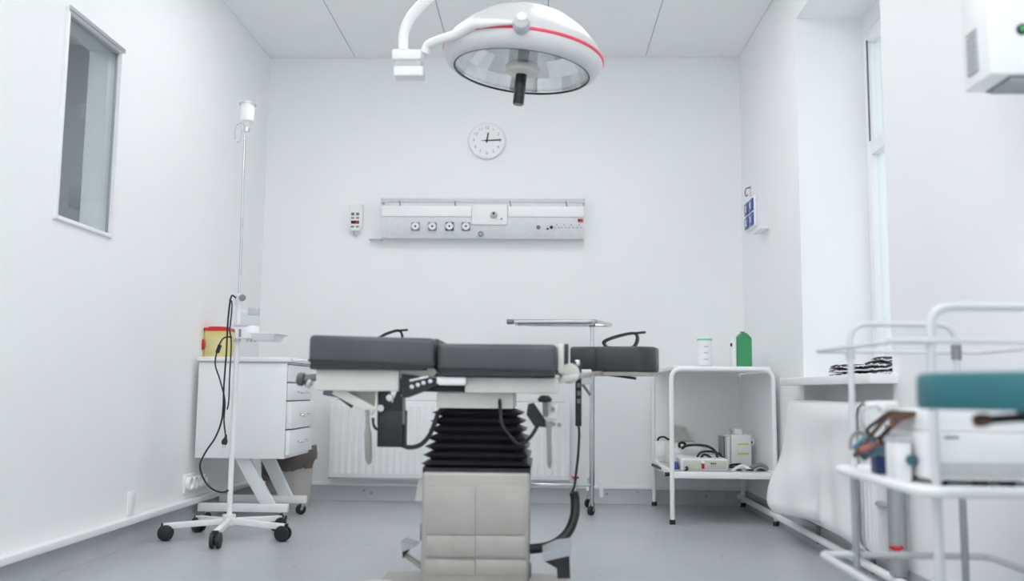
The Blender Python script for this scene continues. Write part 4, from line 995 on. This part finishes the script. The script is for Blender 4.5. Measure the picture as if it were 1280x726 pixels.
# arm boards on the far side
def armboard(cx, cy, ang, ln, wd, zt, th, flip=1):
    R = Matrix.Rotation(ang, 3, 'Z'); c = Vector((cx, cy, 0))
    pd = MB(); out = []
    poly = [(-ln / 2, -wd / 2), (ln / 2 - .06, -wd / 2), (ln / 2 - .02, -wd / 2 + .03), (ln / 2, -wd * .2), (ln / 2, wd * .2), (ln / 2 - .02, wd / 2 - .03), (ln / 2 - .06, wd / 2), (-ln / 2, wd / 2)]
    tb = bmesh.new(); A = [tb.verts.new(c + R @ Vector((a, b, 0)) + Vector((0, 0, zt - th))) for a, b in poly]; B = [tb.verts.new(c + R @ Vector((a, b, 0)) + Vector((0, 0, zt))) for a, b in poly]
    tb.faces.new(A[::-1]); tb.faces.new(B)
    for i in range(8): tb.faces.new((A[i], A[(i + 1) % 8], B[(i + 1) % 8], B[i]))
    bmesh.ops.bevel(tb, geom=tb.edges[:], offset=.012, segments=3, profile=.5, affect='EDGES', clamp_overlap=True)
    pd.bm.free(); pd.bm = tb
    p = pd.build('armboard_cushion', vinyl2_m, t)
    bd = MB().prism([tuple((c + R @ Vector((a * .93, b * .9, 0))).xy) for a, b in poly], zt - th - .014, zt - th + .004, 'xy').build('armboard_plate', steel_m, t)
    sm = MB()
    sx = -ln * .18
    sm.tube([c + R @ Vector((sx, -wd / 2 - .001, 0)) + Vector((0, 0, zt - th + .01)), c + R @ Vector((sx, -wd / 2 - .001, 0)) + Vector((0, 0, zt - .008))], .004, 6)
    sm.build('seam', piping_m, p)
    return c, R, p
z1 = PY(780, 433, 3.62).z
c, R, ap = armboard(PY(772, 450, 3.62).x, 3.70, math.radians(-16), .335, .19, z1, .10)
def strap(c, R, x0, x1, zt, hgt, parent, tail):
    pts = [(x0, 0, 0), (x0 - .012, 0, hgt * .35), (x0 + .01, 0, hgt * .6), ((x0 + x1) / 2, 0, hgt * .85), (x1, 0, hgt), (x1 + .014, 0, hgt * .6), (x1 - .004, 0, 0), ((x0 + x1) / 2, 0, -.002), (x0, 0, 0)]
    P = [c + R @ Vector((a, b - .01, 0)) + Vector((0, 0, zt + d)) for a, b, d in pts]
    m = MB(); Q = catmull(P, 6)
    n = R @ Vector((0, 1, 0))
    for a, b in zip(Q, Q[1:]):
        if (b - a).length > 1e-5: m.bar(a, b + (b - a).normalized() * .002, .034, .009, up=(b - a).cross(n))
    m.bar(P[4], P[4] + R @ Vector((tail, 0, .004)), .034, .007)
    return m.build('strap', black_m, parent)
st = strap(c, R, -.035, .075, z1, .055, t, .045)
MB().bar(PY(745, 466, 3.66), PY(795, 473, 3.66), .02, .010, up=(0, 0, 1)).build('armboard_rail', black_m, t)
MB().bar(PY(722, 470, 3.2), PY(752, 466, 3.66), .024, .016, .002).build('armboard_arm', steel_m, t)
p = PY(731, 469, 3.5)
sb = MB().box(p.x - .016, p.x + .026, 3.48, 3.54, p.z - .034, p.z + .022, .006).build('armboard_clamp', plastic_m, t)
for dx in (-.004, .012): MB().cyl((p.x + dx, 3.48, p.z), (p.x + dx, 3.474, p.z), .005, seg=10).build('clamp_hole', black_m, sb)
MB().bar(PY(728, 480, 3.5), PY(738, 494, 3.5), .014, .010).build('clamp_lever', midgrey_m, t)
z2 = PY(500, 440, 3.6).z
c2, R2, ap2 = armboard(PY(480, 440, 3.66).x, 3.68, math.radians(196), .33, .17, z2 + .02, .085)
strap(c2, Matrix.Rotation(.1, 3, 'Z'), -.03, .055, z2 + .02, PY(500, 413, 3.66).z - z2 - .02, t, .035)
MB().bar((c2.x + .1, 3.66, z2 - .08), (c2.x + .16, 3.40, z2 - .10), .024, .016, .002).build('armboard_arm', steel_m, t)
# hand control hanging at the right end
YH = 3.30
t = thing('hand_control', PY(723, 533, YH), 'slim black hand control hanging from the right end of the table', 'hand control')
q = rect(719.5, 454, 727, 533, YH)
MB().box(q[0], q[1], YH, YH + .022, q[2], q[3], .004).build('handset', black_m, t)
for k in range(4): z = q[3] - .05 - k * .028; MB().box(q[0] + .005, q[1] - .005, YH - .002, YH + .002, z - .008, z + .008, .001).build('button', midgrey_m, t)
MB().box(q[0] - .004, q[1] - .006, YH - .004, YH + .026, q[3] - .01, q[3] + .012, .003).build('hanger_hook', chrome_m, t)
MB().tube(catmull([PY(*k) for k in ((723.5, 533, YH + .01), (724, 545, YH + .01), (722.5, 570, YH + .01), (720, 592, YH), (718, 607, YH - .02), (715, 616, YH - .03))]), .0045, 8).build('cord', black_m, t)
MB().tube(catmull([PY(*k) for k in ((717, 614, YH - .03), (719, 625, YH - .03), (718, 645, YH - .05), (710, 665, YH - .08), (696, 678, YH - .10), (680, 684, YH - .1), (662, 686, YH - .1))]), [.010] + [.0165] * 48, 12).build('sleeve', black_m, t)

# ================================================================== SURGICAL LAMP
LY = 3.50
lc = PY(654, 72, LY)
XF = Matrix.Translation(lc) @ Matrix.Rotation(math.radians(5.5), 4, 'Y') @ Matrix.Rotation(math.radians(1), 4, 'X')
t = thing('surgical_lamp', lc, 'large white surgical dome lamp with red band hanging from ceiling', 'surgical lamp')
def LM(): return MB(XF)
lampw_m = mat('lamp_enamel', (.66, .665, .67), .28, var=.01)
RR = .312
k = RR / .32
LM().lathe([(0, .195), (.05, .193), (.11, .18), (.18, .148), (.24, .105), (.285, .058), (.312, .018), (.318 * k + .003, .006)], seg=64).build('dome', lampw_m, t)
LM().lathe([(RR + .001, .008), (RR + .006, .006), (RR + .006, -.003), (RR + .001, -.005)], seg=64).build('red_band', pink_m, t)
LM().lathe([(RR - .01, .006), (RR + .002, -.004), (RR + .003, -.02), (RR - .012, -.045), (.275, -.062), (.266, -.062), (.264, -.052)], seg=64).build('skirt', lampw_m, t)
mm = LM(); NF = 28
prof = [(.264, -.055), (.245, .0), (.20, .055), (.13, .092), (.05, .105), (0, .106)]
mm.lathe(prof, seg=NF)
refl_m = mat('faceted_reflector', (.92, .925, .93), .16, .85, var=.03)
mm.build('reflector', refl_m, t, angle=4)
LM().tube([(.266 * math.cos(a * PI / 36), .266 * math.sin(a * PI / 36), -.060) for a in range(72)], .0035, 8, True).build('gasket', black_m, t)
LM().lathe([(0, -.054), (.262, -.054), (.262, -.051), (0, -.051)], seg=64).build('cover_glass', lens_m, t)
LM().lathe([(0, .1), (.058, .1), (.058, -.028), (.052, -.034), (0, -.034)], seg=40).build('bulb_housing', chrome_m, t)
LM().lathe([(0, -.036), (.066, -.036), (.070, -.044), (.062, -.064), (.03, -.070), (0, -.070)], seg=40).build('flange', cream_m, t)
hd = LM().lathe([(0, -.066), (.022, -.066), (.022, -.185), (.020, -.190), (0, -.190)], seg=28).build('handle', mat('glossy_black', (.015, .015, .017), .12), t)
kn = LM().lathe([(0, -.01), (.030, -.01), (.032, .02), (.026, .036), (.014, .042), (0, .043)], (0, -RR - .004, .004), (0, -1, .15), 28).build('pivot_knob', grey_m, t)
LM().lathe([(0, .03), (.020, .030), (.017, .047), (0, .050)], (0, -RR - .004, .012), (0, -1, .3), 20).build('knob_cap', white_m, kn)
# yoke arm round the near side, elbow block, riser
arc = [(math.cos(math.radians(a)) * (RR + .018), math.sin(math.radians(a)) * (RR + .018), .010) for a in range(268, 196, -6)]
inv = XF.inverted()
blk = PY(510, 74, LY - .10)
e0 = inv @ PY(531, 66, LY - .10); e1 = inv @ PY(536, 56, LY - .11)
arc2 = arc[:6] + [inv @ PY(574, 42, LY - .22), inv @ PY(553, 49, LY - .16), e1, e0]
pts = catmull(arc2, 5); n = len(pts)
LM().tube(pts, [.006 + .012 * min(1, i / (n * .45)) for i in range(n)], 14).build('yoke', white_m, t)
X0, X1, Z0, Z1 = rect(490, 62, 527, 75, LY - .13)
MB().box(X0, X1, LY - .14, LY - .06, Z0, Z1, .008, 3).build('elbow_block', white_m, t)
q = rect(491, 76, 527, 82, LY - .13); MB().box(q[0] + .006, q[1] - .004, LY - .13, LY - .07, q[2] - .002, q[3] + .004, .002).build('elbow_collar', grey_m, t)
q = rect(492, 82, 529, 95, LY - .13); MB().box(q[0], q[1], LY - .135, LY - .065, q[2], q[3], .008, 3).build('elbow_cap', white_m, t)
MB().tube(catmull([PY(504, 63, LY - .1), PY(505, 42, LY - .1), PY(512, 24, LY - .1), PY(527, 6, LY - .1), PY(560, -22, LY - .1), PY(600, -60, LY - .1), (-.05, LY - .1, 2.5), (0, LY - .1, 2.62)], 6), .0195, 14).build('spring_arm', white_m, t)
MB().cyl((0, LY - .1, 2.56), (0, LY - .1, ZC - .06), .03, seg=24).build('drop_tube', white_m, t)
MB().lathe([(0, 0), (.12, 0), (.12, -.03), (.05, -.07), (0, -.07)], (0, LY - .1, ZC), seg=32).build('ceiling_cup', white_m, t)

# ================================================================== FOREGROUND TROLLEY
tube_m = mat('grey_white_tube_paint', (.64, .655, .665), .35, var=.01)
TR, TF = 2.50, 1.985
tx0, tx1 = .825, 1.105
t = thing('instrument_trolley', ((tx0 + tx1) / 2, (TR + TF) / 2, 0), 'white tubular trolley in the right foreground', 'trolley')
zr = PY(1110, 405, TR).z
for Y, nm in ((TR, 'rear_frame'), (TF, 'front_frame')):
    MB().tube(fillet([(tx0, Y, .09), (tx0, Y, zr), (tx1, Y, zr), (tx1, Y, .09)], .05, 8), .0095 if Y == TF else .0085, 14).build(nm, tube_m, t)
zg = PY(1020, 439, TR).z
RXA, RXB = PY(1021, 439, TR).x, PY(1226, 440, TR).x
MB().tube(fillet([(RXA, TR + .01, zg), (RXB, TR + .01, zg), (RXB, TF - .01, zg), (RXA + .02, TF - .01, zg)], .03, 6, True), .005, 10, True).build('upper_rail', tube_m, t)
zl = PY(1022, 693, TR).z
MB().tube(fillet([(RXA, TR + .01, zl), (RXB, TR + .01, zl), (RXB, TF - .01, zl), (RXA, TF - .01, zl)], .03, 6, True), .0095, 12, True).build('lower_rail', tube_m, t)
for z in (zg, zl):
    for x, e in ((tx0, RXA), (tx1, RXB)):
        for Y in (TR, TF): MB().cyl((x, Y, z), (e, Y, z), .006, seg=8).build('rail_stay', tube_m, t)
zm = .498
MB().box(tx0 - .035, tx1 + .035, TF - .03, TR + .03, zm - .008, zm, .004).build('shelf', white_m, t)
MB().tube(fillet([(tx0 - .04, TR + .035, zm - .006), (tx1 + .04, TR + .035, zm - .006), (tx1 + .04, TF - .035, zm - .006), (tx0 - .04, TF - .035, zm - .006)], .06, 8, True), .012, 12, True).build('shelf_rim', white_m, t)
for x in (tx0, tx1): MB().cyl((x, TR, .09), (x, TR, zm - .012), .0095, seg=14).build('leg_sleeve', alu_m, t)
p = PY(1181, 440, TR); MB().cyl((tx1, TR, zg - .02), (tx1, TR, zg + .02), .013, seg=12).build('joint_sleeve', midgrey_m, t)
p = PY(1050, 440, TR); MB().cyl((tx0, TR, zg - .02), (tx0, TR, zg + .008), .0125, seg=12).build('joint_sleeve', grey_m, t)
for x in (tx0, tx1):
    for Y in (TR, TF): caster(t, x, Y, .095, .035, .6)
# equipment box on the shelf
t = thing('anaesthesia_monitor', (1.0, 2.2, zm), 'grey and white device box on the foreground trolley behind the teal stool', 'device')
bx0, bx1, by0, by1 = PY(1163, 560, 2.02).x, 1.125, 2.02, 2.25
zz1 = PY(1200, 541, 2.02).z; zz2 = PY(1200, 512.5, 2.02).z
MB().box(bx0, bx1, by0, by1, zm + .012, zz1, .006).build('lower_case', plastic_m, t)
MB().box(bx0 + .006, bx1 - .006, by0 - .003, by0 + .002, zm + .018, zm + .05, .002).build('front_panel', grey_m, t)
MB().box(bx0 + .004, bx1 - .004, by0 + .02, by1, zz1, zz2, .008).build('upper_case', white_m, t)
MB().box(bx0 + .03, bx0 + .06, by0 - .002, by0 + .002, zz1 - .012, zz1 - .007).build('vent_slot', midgrey_m, t)
for px in (1232, 1267): 
    x = PY(px, 578, 2.02).x; MB().cyl((x, by0 + .03, zm), (x, by0 + .03, zm + .014), .016, .018, seg=14).build('rubber_foot', black_m, t)
for y in (by0 + .03, by1 - .04):
    MB().cyl((bx0 + .03, y, zm), (bx0 + .03, y, zm + .014), .016, .018, seg=14).build('rubber_foot', black_m, t)
# round teal stool standing in front of the trolley
SY = 1.60; SR = .24
sx = PY(1159, 490, SY).x + SR
za, zb_ = PY(1200, 466, SY).z, PY(1200, 512, SY).z
t = thing('swivel_stool', (sx, SY, 0), 'round teal vinyl stool at the right edge before the trolley', 'stool')
hs = za - zb_
MB().lathe([(0, 0), (SR - .007, 0), (SR - .002, .002), (SR, .007), (SR, hs - .009), (SR - .003, hs - .003), (SR - .010, hs), (0, hs + .004)], (sx, SY, zb_), seg=56).build('seat', teal_m, t)
MB().lathe([(0, -.030), (.05, -.030), (.075, -.018), (.085, 0), (0, 0)], (sx, SY, zb_), seg=32).build('seat_plate', mat('dark_brown_casting', (.05, .035, .038), .5), t)
MB().tube(catmull([(sx - .03, SY - .01, zb_ - .016), (sx - .09, SY - .02, zb_ - .012), (sx - .15, SY - .02, zb_ - .016)]), .0075, 10).build('height_lever', black_m, t)
MB().lathe([(0, -.014), (.010, -.012), (.012, 0), (.010, .012), (0, .016)], (sx - .160, SY - .02, zb_ - .017), (-1, 0, -.1), 14).build('lever_knob', brown_m, t)
MB().cyl((sx, SY, .30), (sx, SY, zb_ - .028), .016, seg=20).build('gas_lift', chrome_m, t)
MB().cyl((sx, SY, .08), (sx, SY, .34), .026, seg=20).build('column', chrome_m, t)
for k in range(5):
    a = 2 * PI * k / 5 + .3; d = Vector((math.cos(a), math.sin(a), 0)); e = Vector((sx, SY, 0)) + d * .215
    MB().bar(Vector((sx, SY, .105)) + d * .02, e + Vector((0, 0, .085)), .034, .024, .005).build('leg', chrome_m, t)
    caster(t, e.x, e.y, .080, .028, a)
# tangle of leads at the left end of the shelf
Yl = 2.3
cable('patient_lead', [(1118, 512, 2.17), (1110, 520, 2.18), (1098, 533, 2.22), (1088, 545, Yl - .03), (1080, 556, Yl - .03), (1068, 570, Yl)], .0055, brown_m, 'brown lead slanting down from the white connector on trolley')
cable('patient_lead', [(1134, 517, 2.13), (1117, 531, 2.18), (1103, 545, Yl - .03), (1099, 556, Yl - .03), (1085, 565, Yl)], .0055, mat('rust_lead', (.25, .10, .04), .5), 'rust coloured lead crossing the tangle on trolley')
cable('patient_lead', [(1114, 514, 2.18), (1100, 524, 2.22), (1084, 538, Yl), (1096, 548, Yl - .02), (1112, 535, 2.2), (1124, 522, 2.16)], .0045, black_m, 'thin black lead looped in the tangle on trolley')
cable('patient_lead', [(1104, 507, 2.19), (1090, 503, Yl), (1079, 512, Yl), (1077, 525, Yl), (1080, 540, Yl), (1072, 556, Yl), (1066, 568, Yl)], .004, grey_m, 'thin grey lead bowing out at left of the tangle')
cable('patient_lead', [(1063, 562, Yl), (1064, 548, Yl), (1072, 540, Yl), (1082, 545, Yl - .01), (1078, 560, Yl - .01), (1070, 570, Yl)], .004, midgrey_m, 'small grey lead ring at the shelf corner')
cable('patient_lead', [(1068, 560, Yl), (1080, 550, Yl - .02), (1092, 548, Yl - .03), (1084, 561, Yl - .02), (1095, 569, Yl - .02)], .0065, tealtube_m, 'pale teal tube curled at the left of the shelf')
cable('blood_pressure_tube', [(1078, 571, Yl), (1090, 562, Yl - .02), (1104, 564, Yl - .08), (1122, 570, Yl - .16), (1142, 576, Yl - .22)], .012, mat('petrol_tube', (.04, .11, .15), .45), 'thick petrol blue tube lying across the shelf', 'tube')
cable('patient_lead', [(1076, 563, Yl - .03), (1086, 559, Yl - .04), (1098, 556, Yl - .04)], .009, mat('dull_red_lead', (.35, .12, .11), .5), 'short dull red lead on the thick blue tube')
X0, X1, Z0, Z1 = rect(1096, 555, 1115, 566, Yl)
t = thing('lead_connector', ((X0 + X1) / 2, Yl + .03, zm), 'navy blue lead connector block standing on the shelf', 'connector')
MB().box(X0, X1, Yl, Yl + .05, zm, Z1, .004).build('body', navy_m, t); MB().box(X0 + .006, X1 - .006, Yl + .01, Yl + .04, Z1 - .002, Z1 + .006, .002).build('socket_face', black_m, t)
X0, X1, Z0, Z1 = rect(1120, 552, 1140, 577, 2.09)
t = thing('specimen_box', ((X0 + X1) / 2, 2.12, zm), 'pale plastic box among the leads on the trolley shelf', 'box')
MB().box(X0, X1, 2.09, 2.16, zm, Z1, .005).build('body', plastic_m, t); MB().box(X0 - .002, X1 + .002, 2.087, 2.163, Z1, Z1 + .008, .003).build('lid', grey_m, t)
X0, X1, Z0, Z1 = rect(1103, 501, 1124, 514, 2.16)
t = thing('lead_bundle_plug', ((X0 + X1) / 2, 2.185, Z0), 'white plug head at the top of the lead tangle', 'plug')
MB().box(X0, X1, 2.16, 2.21, Z0, Z1, .006).build('body', white_m, t)
MB().cyl((X0 - .03, 2.185, Z1 - .01), (X0 + .005, 2.185, Z1 - .008), .008, seg=10).build('strain_relief', plastic_m, t)
X0, X1, Z0, Z1 = rect(1118, 514, 1146, 527, 2.13)
MB().prism([(X0, Z0), (X1 - .01, Z1 - .008), (X1, Z1), (X0, Z1 + .002)], 2.10, 2.15).build('brown_clip', brown_m, label='brown clip right of the white plug head', cat='clip')
